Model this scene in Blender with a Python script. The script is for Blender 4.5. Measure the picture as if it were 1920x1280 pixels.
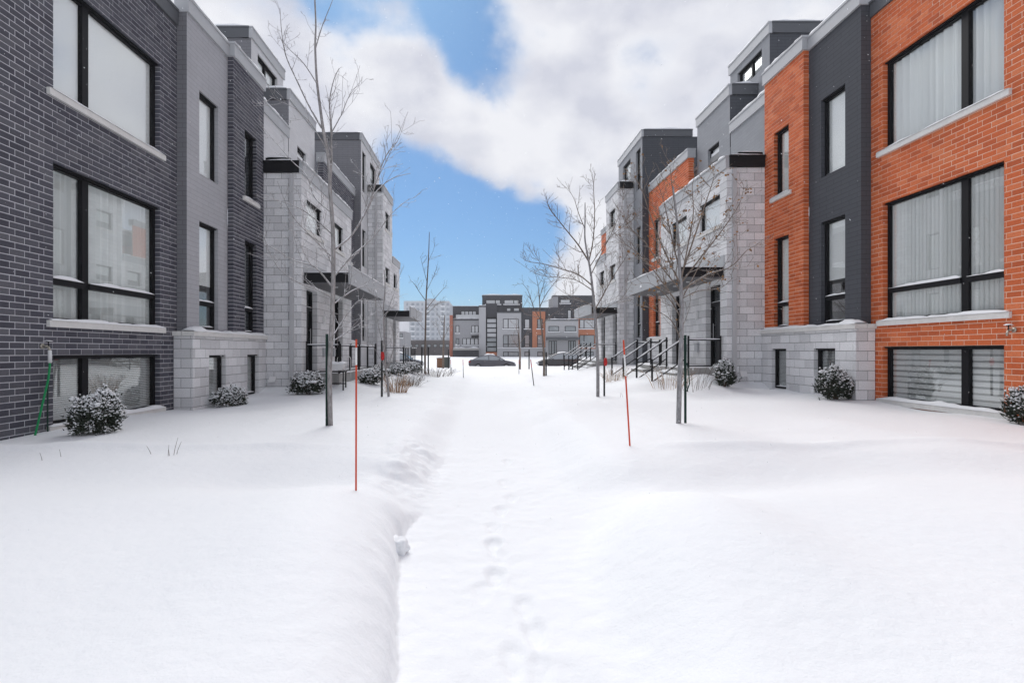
import bpy, bmesh, math, random
from mathutils import Vector, Matrix, noise

for o in list(bpy.data.objects):
    bpy.data.objects.remove(o)
sc = bpy.context.scene
COL = sc.collection
EYE = 1.5                                   # eye height over z = 0
RND = random.Random(11)

# ------------------------------------------------------------------ camera
cd = bpy.data.cameras.new('camera')
cam = bpy.data.objects.new('camera', cd)
COL.objects.link(cam)
cam.location = (0, 0, EYE)
cam.rotation_euler = (math.radians(90), 0, 0)
cd.sensor_width = 36
cd.lens = 18.75
cd.shift_x = 45 / 1920
cd.shift_y = 18 / 1920
cd.clip_start = 0.05
cd.clip_end = 6000
sc.camera = cam

# ------------------------------------------------------------------ world
SUN_EL, SUN_AZ = math.radians(40), math.radians(-12)      # azimuth measured from +y towards +x
w = bpy.data.worlds.new('World')
sc.world = w
w.use_nodes = True
nt = w.node_tree
nt.nodes.clear()


def N(tree, typ, **kw):
    n = tree.nodes.new(typ)
    for k, v in kw.items():
        if k == 'inp':
            for kk, vv in v.items():
                n.inputs[kk].default_value = vv
        else:
            setattr(n, k, v)
    return n


def math_n(tree, op, a, b=None, c=None, clamp=False):
    n = tree.nodes.new('ShaderNodeMath')
    n.operation = op
    n.use_clamp = clamp
    for i, x in enumerate((a, b, c)):
        if x is None:
            continue
        if isinstance(x, (int, float)):
            n.inputs[i].default_value = x
        else:
            tree.links.new(x, n.inputs[i])
    return n.outputs[0]


def build_world():
    L = nt.links.new
    out = N(nt, 'ShaderNodeOutputWorld')
    bg = N(nt, 'ShaderNodeBackground')
    STR = 0.1
    bg.inputs['Strength'].default_value = STR
    L(bg.outputs[0], out.inputs[0])
    sky = N(nt, 'ShaderNodeTexSky')
    sky.sky_type = 'NISHITA'
    sky.sun_disc = False
    sky.sun_elevation = SUN_EL
    sky.sun_rotation = SUN_AZ
    sky.air_density = 1.0
    sky.dust_density = 0.4
    sky.ozone_density = 2.0
    tc = N(nt, 'ShaderNodeTexCoord')
    nrm = N(nt, 'ShaderNodeVectorMath', operation='NORMALIZE')
    L(tc.outputs['Generated'], nrm.inputs[0])
    d = nrm.outputs[0]
    wn = N(nt, 'ShaderNodeTexNoise', inp={'Scale': 4.5, 'Detail': 6, 'Roughness': .6})
    L(d, wn.inputs['Vector'])
    ws = N(nt, 'ShaderNodeVectorMath', operation='MULTIPLY_ADD')
    L(wn.outputs['Color'], ws.inputs[0])
    ws.inputs[1].default_value = (.13, .13, .13)
    ws.inputs[2].default_value = (-.065, -.065, -.065)
    wa = N(nt, 'ShaderNodeVectorMath', operation='ADD')
    L(d, wa.inputs[0])
    L(ws.outputs[0], wa.inputs[1])
    dw = N(nt, 'ShaderNodeVectorMath', operation='NORMALIZE')
    L(wa.outputs[0], dw.inputs[0])
    # cloud noise on the direction, stretched a little sideways
    mp = N(nt, 'ShaderNodeMapping')
    mp.inputs['Scale'].default_value = (2.3, 2.3, 3.4)
    mp.inputs['Location'].default_value = (0.4, 1.7, 0.2)
    L(d, mp.inputs[0])
    n1 = N(nt, 'ShaderNodeTexNoise')
    n1.inputs['Scale'].default_value = 1.3
    n1.inputs['Detail'].default_value = 7
    n1.inputs['Roughness'].default_value = 0.52
    n1.inputs['Distortion'].default_value = 0.25
    L(mp.outputs[0], n1.inputs['Vector'])
    n2 = N(nt, 'ShaderNodeTexNoise')
    n2.inputs['Scale'].default_value = 3.2
    n2.inputs['Detail'].default_value = 6
    n2.inputs['Roughness'].default_value = 0.5
    L(mp.outputs[0], n2.inputs['Vector'])
    # clear gaps between the clouds
    acc = math_n(nt, 'MULTIPLY_ADD', n1.outputs[0], 2.4, -1.12)
    acc = math_n(nt, 'ADD', acc, math_n(nt, 'MULTIPLY_ADD', n2.outputs[0], 1.5, -.75))
    blobs = [(870, 270, .06, -.35), (960, 250, .06, -.3), (800, 235, .05, -.2), (1100, 430, .05, -.3), (780, 400, .06, .25), (845, 440, .10, .72), (950, 425, .11, .72), (790, 510, .09, .5), (900, 540, .10, .55), (995, 480, .05, .35), (1010, 400, .05, .3), (760, 570, .10, .35),
             (825, 25, .05, .52), (868, 75, .04, .48), (700, 8, .05, .32), (610, 15, .06, .34), (930, 60, .04, .2), (905, 120, .035, .42), (950, 150, .035, .36), (992, 172, .025, .22),
             (752, 268, .045, .42), (800, 335, .045, .22), (560, 0, .06, .42), (1090, 275, .03, .2),
             (1130, 500, .08, -.55), (1045, 545, .055, -1.0), (1020, 440, .05, .3), (880, 240, .08, -.35), (1120, 350, .08, -.4), (640, 160, .14, -.3), (1180, 140, .16, -.35), (960, 290, .06, -.25), (740, 130, .06, -.2)]
    for px, py, sig, amp in blobs:
        v = Vector(((px - 915) / 1000, 1, (658 - py) / 1000)).normalized()
        dt = N(nt, 'ShaderNodeVectorMath', operation='DOT_PRODUCT')
        L(dw.outputs[0], dt.inputs[0])
        dt.inputs[1].default_value = v
        # exp((dot-1)/sig^2)
        e = math_n(nt, 'SUBTRACT', dt.outputs['Value'], 1.0)
        e = math_n(nt, 'MULTIPLY', e, 1.0 / (sig * sig))
        e = math_n(nt, 'EXPONENT', e)
        acc = math_n(nt, 'MULTIPLY_ADD', e, amp, acc)
    mr = N(nt, 'ShaderNodeMapRange', interpolation_type='SMOOTHERSTEP')
    mr.inputs['From Min'].default_value = -0.12
    mr.inputs['From Max'].default_value = .82
    L(acc, mr.inputs['Value'])
    # cloud colour
    ramp = N(nt, 'ShaderNodeValToRGB')
    ramp.color_ramp.elements[0].position = 0.36
    ramp.color_ramp.elements[0].color = (.345, .355, .405, 1)
    ramp.color_ramp.elements[1].position = 0.60
    ramp.color_ramp.elements[1].color = (.475, .48, .505, 1)
    L(n2.outputs[0], ramp.inputs[0])
    sc1 = N(nt, 'ShaderNodeVectorMath', operation='SCALE')
    sc1.inputs['Scale'].default_value = 1.0 / STR
    L(ramp.outputs[0], sc1.inputs[0])
    # sky blue: the Nishita sky, deepened a little
    tint = N(nt, 'ShaderNodeVectorMath', operation='MULTIPLY')
    tint.inputs[1].default_value = SKY_TINT
    L(sky.outputs[0], tint.inputs[0])
    mix = N(nt, 'ShaderNodeMixRGB')
    L(mr.outputs[0], mix.inputs[0])
    L(sc1.outputs[0], mix.inputs[1])
    L(tint.outputs[0], mix.inputs[2])
    L(mix.outputs[0], bg.inputs['Color'])


SKY_TINT = (0.20, 0.345, .475)
build_world()
w.cycles.sampling_method = 'MANUAL'
w.cycles.sample_map_resolution = 512

# ------------------------------------------------------------------ sun
sd = bpy.data.lights.new('sun', 'SUN')
sd.energy = 1.5
sd.angle = math.radians(42)
sd.color = (1.0, .985, .965)
sun = bpy.data.objects.new('sun', sd)
COL.objects.link(sun)
sdir = Vector((math.sin(SUN_AZ) * math.cos(SUN_EL), math.cos(SUN_AZ) * math.cos(SUN_EL), math.sin(SUN_EL)))
sun.rotation_euler = sdir.to_track_quat('Z', 'Y').to_euler()
sun.location = (0, 10, 30)

# ------------------------------------------------------------------ exposure
vs = sc.view_settings
vs.view_transform = 'Standard'
vs.look = 'None'
vs.exposure = 0.92
vs.gamma = 1
vs.use_curve_mapping = False
sc.render.engine = 'CYCLES'
sc.cycles.max_bounces = 8
sc.cycles.diffuse_bounces = 4
sc.cycles.glossy_bounces = 3
sc.cycles.transparent_max_bounces = 12
sc.cycles.transmission_bounces = 4
sc.cycles.volume_bounces = 0
sc.cycles.use_denoising = True

# ------------------------------------------------------------------ materials


def new_mat(name):
    m = bpy.data.materials.new(name)
    m.use_nodes = True
    t = m.node_tree
    b = t.nodes['Principled BSDF']
    return m, t, b


def ramp_node(t, fac, stops):
    r = t.nodes.new('ShaderNodeValToRGB')
    e = r.color_ramp.elements
    while len(e) < len(stops):
        e.new(0.5)
    for i, (p, c) in enumerate(stops):
        e[i].position = p
        e[i].color = (*c, 1)
    t.links.new(fac, r.inputs[0])
    return r.outputs[0]


def surf(name, col, rough=.8, metal=0.0, amt=.12, scale=3.0, bump=.0, bscale=60, spec=.3, islands=0.0, fine=0.0):
    """Plain procedural surface: base colour with two scales of noise and a fine bump."""
    m, t, b = new_mat(name)
    L = t.links.new
    geo = t.nodes.new('ShaderNodeNewGeometry')
    n = N(t, 'ShaderNodeTexNoise', inp={'Scale': scale, 'Detail': 5, 'Roughness': .6})
    L(geo.outputs['Position'], n.inputs['Vector'])
    v = math_n(t, 'MULTIPLY_ADD', n.outputs[0], 2 * amt, 1 - amt)
    if fine:
        nf = N(t, 'ShaderNodeTexNoise', inp={'Scale': bscale * 1.7, 'Detail': 2})
        L(geo.outputs['Position'], nf.inputs['Vector'])
        v = math_n(t, 'MULTIPLY', v, math_n(t, 'MULTIPLY_ADD', nf.outputs[0], 2 * fine, 1 - fine))
    if islands:
        oi = t.nodes.new('ShaderNodeObjectInfo')
        rr = math_n(t, 'FRACT', math_n(t, 'ADD', geo.outputs['Random Per Island'], oi.outputs['Random']))
        v = math_n(t, 'MULTIPLY', v, math_n(t, 'MULTIPLY_ADD', rr, 2 * islands, 1 - islands))
    s = N(t, 'ShaderNodeVectorMath', operation='SCALE')
    s.inputs[0].default_value = col
    L(v, s.inputs['Scale'])
    L(s.outputs[0], b.inputs['Base Color'])
    b.inputs['Roughness'].default_value = rough
    b.inputs['Metallic'].default_value = metal
    b.inputs['Specular IOR Level'].default_value = spec
    if bump:
        nb = N(t, 'ShaderNodeTexNoise', inp={'Scale': bscale, 'Detail': 3})
        L(geo.outputs['Position'], nb.inputs['Vector'])
        bp = N(t, 'ShaderNodeBump', inp={'Strength': bump, 'Distance': .01})
        L(nb.outputs[0], bp.inputs['Height'])
        L(bp.outputs[0], b.inputs['Normal'])
    return m


def brick_mat(name, stops, rough=.85, bump=.35, streak=.15):
    m, t, b = new_mat(name)
    L = t.links.new
    geo = t.nodes.new('ShaderNodeNewGeometry')
    oi = t.nodes.new('ShaderNodeObjectInfo')
    r = math_n(t, 'FRACT', math_n(t, 'ADD', geo.outputs['Random Per Island'], oi.outputs['Random']))
    c = ramp_node(t, r, stops)
    n = N(t, 'ShaderNodeTexNoise', inp={'Scale': 55.0, 'Detail': 4, 'Roughness': .7})
    L(geo.outputs['Position'], n.inputs['Vector'])
    big = N(t, 'ShaderNodeTexNoise', inp={'Scale': 1.1, 'Detail': 4})
    L(geo.outputs['Position'], big.inputs['Vector'])
    v = math_n(t, 'MULTIPLY_ADD', n.outputs[0], .9, .55)
    v = math_n(t, 'MULTIPLY', v, math_n(t, 'MULTIPLY_ADD', big.outputs[0], 2 * streak, 1 - streak))
    s = N(t, 'ShaderNodeVectorMath', operation='SCALE')
    L(c, s.inputs[0])
    L(v, s.inputs['Scale'])
    L(s.outputs[0], b.inputs['Base Color'])
    b.inputs['Roughness'].default_value = rough
    b.inputs['Specular IOR Level'].default_value = .25
    bp = N(t, 'ShaderNodeBump', inp={'Strength': bump, 'Distance': .008})
    L(n.outputs[0], bp.inputs['Height'])
    L(bp.outputs[0], b.inputs['Normal'])
    return m


def stucco_mat(name, col, lines=.25, amt=.1):
    """Rendered panel with faint running-bond scoring."""
    m, t, b = new_mat(name)
    L = t.links.new
    geo = t.nodes.new('ShaderNodeNewGeometry')
    sep = t.nodes.new('ShaderNodeSeparateXYZ')
    L(geo.outputs['Position'], sep.inputs[0])
    xy = math_n(t, 'ADD', sep.outputs[0], sep.outputs[1])
    cb = t.nodes.new('ShaderNodeCombineXYZ')
    L(xy, cb.inputs[0])
    L(sep.outputs[2], cb.inputs[1])
    bt = N(t, 'ShaderNodeTexBrick', inp={'Scale': 1.0, 'Mortar Size': .006, 'Mortar Smooth': .6, 'Brick Width': .47, 'Row Height': .1})
    bt.inputs['Color1'].default_value = (1, 1, 1, 1)
    bt.inputs['Color2'].default_value = (.94, .94, .94, 1)
    bt.inputs['Mortar'].default_value = (1 - lines, 1 - lines, 1 - lines, 1)
    L(cb.outputs[0], bt.inputs['Vector'])
    n = N(t, 'ShaderNodeTexNoise', inp={'Scale': 1.6, 'Detail': 6, 'Roughness': .65})
    L(geo.outputs['Position'], n.inputs['Vector'])
    nf = N(t, 'ShaderNodeTexNoise', inp={'Scale': 130.0, 'Detail': 2})
    L(geo.outputs['Position'], nf.inputs['Vector'])
    v = math_n(t, 'MULTIPLY_ADD', n.outputs[0], 2 * amt, 1 - amt)
    v = math_n(t, 'MULTIPLY', v, math_n(t, 'MULTIPLY_ADD', nf.outputs[0], .5, .75))
    s = N(t, 'ShaderNodeVectorMath', operation='SCALE')
    s.inputs[0].default_value = col
    L(v, s.inputs['Scale'])
    mu = N(t, 'ShaderNodeMixRGB', blend_type='MULTIPLY')
    mu.inputs[0].default_value = 1
    L(s.outputs[0], mu.inputs[1])
    L(bt.outputs['Color'], mu.inputs[2])
    L(mu.outputs[0], b.inputs['Base Color'])
    b.inputs['Roughness'].default_value = .9
    b.inputs['Specular IOR Level'].default_value = .2
    bp = N(t, 'ShaderNodeBump', inp={'Strength': .3, 'Distance': .006})
    L(nf.outputs[0], bp.inputs['Height'])
    L(bp.outputs[0], b.inputs['Normal'])
    return m


def plank_mat(name, col):
    m, t, b = new_mat(name)
    L = t.links.new
    geo = t.nodes.new('ShaderNodeNewGeometry')
    wv = N(t, 'ShaderNodeTexWave', wave_type='BANDS', bands_direction='X', wave_profile='SAW', inp={'Scale': 2.4})
    L(geo.outputs['Position'], wv.inputs['Vector'])
    c = ramp_node(t, wv.outputs['Fac'], [(0, tuple(x * .35 for x in col)), (.1, col), (1, tuple(x * 1.2 for x in col))])
    L(c, b.inputs['Base Color'])
    b.inputs['Roughness'].default_value = .6
    return m


def glass_mat(name, tint=(.975, .985, .98), boost=2.6, base=.12):
    m = bpy.data.materials.new(name)
    m.use_nodes = True
    t = m.node_tree
    t.nodes.clear()
    L = t.links.new
    out = t.nodes.new('ShaderNodeOutputMaterial')
    lw = N(t, 'ShaderNodeLayerWeight', inp={'Blend': .5})
    f = math_n(t, 'POWER', lw.outputs['Facing'], 4.0)
    f = math_n(t, 'MULTIPLY_ADD', f, .22 * boost, base, clamp=True)
    tr = t.nodes.new('ShaderNodeBsdfTransparent')
    tr.inputs[0].default_value = (*tint, 1)
    gl = N(t, 'ShaderNodeBsdfGlossy')
    gl.inputs['Color'].default_value = (.95, .97, .97, 1)
    gl.inputs['Roughness'].default_value = .01
    mx = t.nodes.new('ShaderNodeMixShader')
    L(f, mx.inputs[0])
    L(tr.outputs[0], mx.inputs[1])
    L(gl.outputs[0], mx.inputs[2])
    L(mx.outputs[0], out.inputs[0])
    return m


def snow_mat(name, col=(.845, .855, .868), bump=.4):
    m, t, b = new_mat(name)
    L = t.links.new
    geo = t.nodes.new('ShaderNodeNewGeometry')
    n = N(t, 'ShaderNodeTexNoise', inp={'Scale': 9.0, 'Detail': 6, 'Roughness': .55})
    L(geo.outputs['Position'], n.inputs['Vector'])
    n2 = N(t, 'ShaderNodeTexNoise', inp={'Scale': 90.0, 'Detail': 3, 'Roughness': .6})
    L(geo.outputs['Position'], n2.inputs['Vector'])
    h = math_n(t, 'MULTIPLY_ADD', n2.outputs[0], .16, n.outputs[0])
    b.inputs['Base Color'].default_value = (*col, 1)
    b.inputs['Roughness'].default_value = .7
    b.inputs['Specular IOR Level'].default_value = .2
    bp = N(t, 'ShaderNodeBump', inp={'Strength': bump, 'Distance': .03})
    L(h, bp.inputs['Height'])
    L(bp.outputs[0], b.inputs['Normal'])
    return m


def bark_mat(name, col, snowy=.5):
    """Bark with snow stuck on its upward faces."""
    m, t, b = new_mat(name)
    L = t.links.new
    geo = t.nodes.new('ShaderNodeNewGeometry')
    n = N(t, 'ShaderNodeTexNoise', inp={'Scale': 30.0, 'Detail': 5, 'Roughness': .7})
    mp = t.nodes.new('ShaderNodeMapping')
    mp.inputs['Scale'].default_value = (1, 1, .35)
    L(geo.outputs['Position'], mp.inputs[0])
    L(mp.outputs[0], n.inputs['Vector'])
    c = ramp_node(t, n.outputs[0], [(.3, tuple(x * .55 for x in col)), (.7, tuple(min(1, x * 1.5) for x in col))])
    sep = t.nodes.new('ShaderNodeSeparateXYZ')
    L(geo.outputs['Normal'], sep.inputs[0])
    n3 = N(t, 'ShaderNodeTexNoise', inp={'Scale': 14.0, 'Detail': 3})
    L(geo.outputs['Position'], n3.inputs['Vector'])
    f = math_n(t, 'ADD', sep.outputs[2], math_n(t, 'MULTIPLY_ADD', n3.outputs[0], 1.6, -.8 - 1 + snowy))
    f = math_n(t, 'MULTIPLY', f, 6.0, clamp=True)
    mx = t.nodes.new('ShaderNodeMixRGB')
    L(f, mx.inputs[0])
    L(c, mx.inputs[1])
    mx.inputs[2].default_value = (.88, .88, .9, 1)
    L(mx.outputs[0], b.inputs['Base Color'])
    b.inputs['Roughness'].default_value = .85
    return m


M = {}
M['snow'] = snow_mat('snow')
M['snow_cap'] = snow_mat('snow_cap', bump=.15)
M['brick_dark'] = brick_mat('brick_dark', [(0, (.062, .062, .078)), (.4, (.085, .085, .104)), (.75, (.098, .098, .115)), (1, (.125, .124, .14))])
M['brick_orange'] = brick_mat('brick_orange', [(0, (.46, .10, .035)), (.35, (.58, .128, .042)), (.7, (.62, .145, .048)), (1, (.68, .20, .085))])
M['mortar_pale'] = surf('mortar_pale', (.60, .60, .63), .95, amt=.1, scale=6, fine=.2)
M['mortar_warm'] = surf('mortar_warm', (.85, .62, .48), .95, amt=.1, scale=6, fine=.2)
M['block_light'] = brick_mat('block_light', [(0, (.60, .60, .61)), (.5, (.71, .71, .72)), (1, (.80, .80, .81))], bump=.2, streak=.08)
M['block_joint'] = surf('block_joint', (.17, .17, .175), .95, amt=.1)
M['stucco_grey'] = stucco_mat('stucco_grey', (.42, .42, .44), lines=.3)
M['stucco_slate'] = stucco_mat('stucco_slate', (.20, .20, .215), lines=.4)  # darker stucco copy; shade on camera-facing walls put into the colour
M['stucco_charcoal'] = stucco_mat('stucco_charcoal', (.082, .086, .098), lines=.45)
M['stucco_pale'] = stucco_mat('stucco_pale', (.66, .66, .67), lines=.12)
M['stucco_mid'] = stucco_mat('stucco_mid', (.34, .35, .37), lines=.2)
M['metal_fascia'] = surf('metal_fascia', (.42, .43, .445), .55, amt=.08, scale=2, bump=.05, bscale=20)
M['metal_fascia_dark'] = surf('metal_fascia_dark', (.10, .105, .115), .55, amt=.08, scale=2)
M['black_metal'] = surf('black_metal', (.010, .010, .012), .45, amt=.1, scale=4, spec=.2)
M['frame_black'] = surf('frame_black', (.008, .008, .010), .5, amt=.1, scale=4, spec=.15)
M['door_black'] = surf('door_black', (.014, .014, .017), .4, amt=.1, scale=4, spec=.2)
M['limestone'] = surf('limestone', (.70, .69, .665), .85, amt=.12, scale=8, bump=.2, bscale=50, fine=.2)
M['concrete'] = surf('concrete', (.36, .355, .345), .9, amt=.18, scale=3, bump=.2, bscale=40, fine=.2)
M['glass'] = glass_mat('glass')
M['glass_dark'] = glass_mat('glass_dark', tint=(.75, .8, .82), boost=2.2, base=.04)
M['curtain_white'] = surf('curtain_white', (.84, .85, .84), .9, amt=.05, scale=2)
M['shade_white'] = surf('shade_white', (.92, .92, .92), .9, amt=.03, scale=2)
M['blind_grey'] = surf('blind_grey', (.66, .67, .67), .8, amt=.05, scale=2)
M['sheer_grey'] = surf('sheer_grey', (.34, .35, .35), .9, amt=.05, scale=2)
M['interior_dark'] = surf('interior_dark', (.12, .12, .125), .9, amt=.2, scale=1.5)
M['soffit'] = plank_mat('soffit', (.075, .075, .08))
M['spout_grey'] = surf('spout_grey', (.50, .50, .51), .5, amt=.08, scale=4)
M['plastic_white'] = surf('plastic_white', (.72, .72, .72), .5, amt=.04)
M['roof_gravel'] = surf('roof_gravel', (.3, .3, .3), .95, amt=.2)
M['bark_grey'] = bark_mat('bark_grey', (.27, .255, .25), .65)
M['bark_brown'] = bark_mat('bark_brown', (.17, .135, .11), .30)
M['bark_plain'] = bark_mat('bark_plain', (.26, .255, .26), -.3)
M['twig_red'] = bark_mat('twig_red', (.13, .085, .075), .25)
M['leaf_brown'] = surf('leaf_brown', (.26, .14, .055), .8, amt=.3, islands=.4)
M['needle_green'] = surf('needle_green', (.035, .045, .03), .7, amt=.35, scale=14, islands=.4)
M['stem_brown'] = surf('stem_brown', (.10, .07, .05), .9, amt=.2)
M['grass_tan'] = surf('grass_tan', (.36, .22, .12), .9, amt=.3, scale=8, islands=.4)
M['red_paint'] = surf('red_paint', (.62, .075, .03), .5, amt=.08)
M['red_tape'] = surf('red_tape', (.50, .02, .02), .5, amt=.08)
M['white_band'] = surf('white_band', (.80, .80, .78), .5, amt=.05)
M['stake_dark'] = surf('stake_dark', (.03, .032, .032), .6, amt=.2, scale=9)
M['stake_green'] = surf('stake_green', (.012, .045, .033), .5, amt=.2, scale=9)
M['hose_green'] = surf('hose_green', (.01, .28, .09), .45, amt=.08)
M['brass'] = surf('brass', (.45, .42, .36), .4, metal=.7, amt=.1)
M['tyre'] = surf('tyre', (.02, .02, .02), .9)
M['rim'] = surf('rim', (.35, .35, .36), .35, metal=.8)
M['car_grey'] = surf('car_grey', (.09, .09, .105), .3, amt=.15, scale=5, spec=.5)
M['car_black'] = surf('car_black', (.03, .03, .035), .3, amt=.2, scale=5, spec=.5)
M['car_glass'] = surf('car_glass', (.30, .33, .35), .08, amt=.05, spec=.9)  # pale base colour stands in for reflections on the windows
M['lamp_red'] = surf('lamp_red', (.30, .012, .012), .25)
M['lamp_clear'] = surf('lamp_clear', (.62, .63, .64), .2)
M['apt_pale'] = surf('apt_pale', (.56, .58, .61), .9, amt=.08, scale=.2)  # pale walls, lightened further: distance haze put into the colour
M['apt_glass'] = surf('apt_glass', (.36, .39, .43), .2, amt=.15, scale=.4)  # window tone also lightened, with haze in the colour
M['far_dark'] = surf('far_dark', (.07, .07, .078), .9, amt=.2, scale=.8, fine=.25, bscale=3)
M['far_grey'] = surf('far_grey', (.34, .34, .355), .9, amt=.08, scale=.6, fine=.1, bscale=3)
M['far_light'] = surf('far_light', (.46, .46, .47), .9, amt=.08, scale=.6)
M['far_brick'] = surf('far_brick', (.14, .125, .125), .9, amt=.2, scale=.6)
M['white_wall'] = surf('white_wall', (.85, .86, .88), .8, amt=.02)
M['box_green'] = surf('box_green', (.10, .12, .115), .6, amt=.15)
M['box_rust'] = surf('box_rust', (.24, .13, .08), .8, amt=.2, scale=6)

# ------------------------------------------------------------------ objects, frames and mesh builder


def props(o, label=None, cat=None, group=None, kind=None):
    if label:
        o['label'] = label
    if cat:
        o['category'] = cat
    if group:
        o['group'] = group
    if kind:
        o['kind'] = kind
    return o


def thing(name, label, cat, loc=(0, 0, 0), group=None):
    o = bpy.data.objects.new(name, None)
    COL.objects.link(o)
    o.location = loc
    o.empty_display_size = .2
    return props(o, label, cat, group)


class Frame:
    """pt(s, h, o): s along the wall, h above eye level, o outward from the wall."""

    def __init__(self, O, a, n):
        self.O, self.a, self.n = Vector(O), Vector(a), Vector(n).normalized()
        self.flip = self.a.cross(Vector((0, 0, 1))).dot(self.n) < 0

    def pt(self, s, h, o=0.0):
        return self.O + self.a * s + self.n * o + Vector((0, 0, h))


WORLD = Frame((0, 0, 0), (1, 0, 0), (0, -1, 0))      # s = x, h = z, o = -y


class MB:
    def __init__(self):
        self.v, self.f, self.m = [], [], []

    def quad(self, pts, mi=0):
        pts = list(pts)
        i = len(self.v)
        self.v += [tuple(p) for p in pts]
        self.f.append(tuple(range(i, i + len(pts))))
        self.m.append(mi)

    def box(self, F, s0, s1, h0, h1, o0, o1, mi=0, skip=''):
        i = len(self.v)
        for a in (s0, s1):
            for b in (h0, h1):
                for c in (o0, o1):
                    self.v.append(tuple(F.pt(a, b, c)))
        k = lambda a, b, c: i + a * 4 + b * 2 + c
        fs = {'o1': (k(0, 0, 1), k(1, 0, 1), k(1, 1, 1), k(0, 1, 1)), 'o0': (k(0, 0, 0), k(0, 1, 0), k(1, 1, 0), k(1, 0, 0)),
              's0': (k(0, 0, 0), k(0, 0, 1), k(0, 1, 1), k(0, 1, 0)), 's1': (k(1, 0, 0), k(1, 1, 0), k(1, 1, 1), k(1, 0, 1)),
              'h0': (k(0, 0, 0), k(1, 0, 0), k(1, 0, 1), k(0, 0, 1)), 'h1': (k(0, 1, 0), k(0, 1, 1), k(1, 1, 1), k(1, 1, 0))}
        for nme, q in fs.items():
            if nme in skip:
                continue
            self.f.append(tuple(reversed(q)) if F.flip else q)
            self.m.append(mi)

    def tube(self, pts, radii, sides=6, mi=0, caps=True):
        n = len(pts)
        base = len(self.v)
        prev = None
        for i, p in enumerate(pts):
            p = Vector(p)
            if i == 0:
                t = Vector(pts[1]) - p
            elif i == n - 1:
                t = p - Vector(pts[i - 1])
            else:
                t = Vector(pts[i + 1]) - Vector(pts[i - 1])
            t.normalize()
            if prev is None:
                u = t.cross(Vector((0, 0, 1)))
                if u.length < .05:
                    u = t.cross(Vector((1, 0, 0)))
            else:
                u = prev - t * prev.dot(t)
            u.normalize()
            prev = u
            vv = t.cross(u)
            r = radii[i] if hasattr(radii, '__len__') else radii
            for k in range(sides):
                a = 2 * math.pi * k / sides
                self.v.append(tuple(p + u * (math.cos(a) * r) + vv * (math.sin(a) * r)))
        for i in range(n - 1):
            for k in range(sides):
                a = base + i * sides + k
                b = base + i * sides + (k + 1) % sides
                self.f.append((a, b, b + sides, a + sides))
                self.m.append(mi)
        if caps:
            self.f.append(tuple(base + k for k in reversed(range(sides))))
            self.f.append(tuple(base + (n - 1) * sides + k for k in range(sides)))
            self.m += [mi, mi]

    def cap(self, F, s0, s1, o0, o1, h, th, seed=0, seg=None, mi=0):
        """A lumpy strip of snow lying on a ledge."""
        n = seg or max(3, min(60, int(abs(s1 - s0) / .12)))
        prof = [(0, 0), (.02, .62), (.28, 1.0), (.72, .95), (.97, .6), (1.0, 0)]
        base = len(self.v)
        for i in range(n + 1):
            t = i / n
            s = s0 + (s1 - s0) * t
            e = min(1, min(t, 1 - t) * n * .6 + .25)
            q = (.72 + .75 * noise.noise((s * 2.3 + seed, seed * 3.1, h)) + .3 * noise.noise((s * 9 + seed, 1.3, h))) * e
            q = max(.15, q)
            dw = .12 * noise.noise((s * 5, seed, 4.2))
            for (po, ph) in prof:
                o = o0 + (o1 - o0) * (po + (dw if po > .5 else 0))
                self.v.append(tuple(F.pt(s, h + th * ph * q, o)))
        m = len(prof)
        for i in range(n):
            for k in range(m - 1):
                a = base + i * m + k
                q4 = (a, a + 1, a + 1 + m, a + m)
                self.f.append(q4 if not F.flip else tuple(reversed(q4)))
                self.m.append(mi)

    def build(self, name, mats, parent=None, org=None, smooth=False, kind=None, label=None):
        me = bpy.data.meshes.new(name)
        if org is None:
            org = Vector((0, 0, 0))
            q = parent
            while q is not None:
                org = org + q.location
                q = q.parent
        me.from_pydata([(a - org[0], b - org[1], c - org[2]) for a, b, c in self.v], [], self.f)
        if not isinstance(mats, (list, tuple)):
            mats = [mats]
        for m in mats:
            me.materials.append(M[m] if isinstance(m, str) else m)
        me.polygons.foreach_set('material_index', self.m)
        if smooth:
            me.polygons.foreach_set('use_smooth', [True] * len(self.f))
        me.update()
        o = bpy.data.objects.new(name, me)
        COL.objects.link(o)
        if parent is not None:
            o.parent = parent
        else:
            o.location = org
        return props(o, label, None, None, kind)


# ------------------------------------------------------------------ ground
def sstep(a, b, x):
    t = max(0.0, min(1.0, (x - a) / (b - a)))
    return t * t * (3 - 2 * t)


def interp(pts, x):
    if x <= pts[0][0]:
        return pts[0][1]
    for (x0, y0), (x1, y1) in zip(pts, pts[1:]):
        if x <= x1:
            t = (x - x0) / (x1 - x0)
            t = t * t * (3 - 2 * t)
            return y0 + (y1 - y0) * t
    return pts[-1][1]


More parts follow.
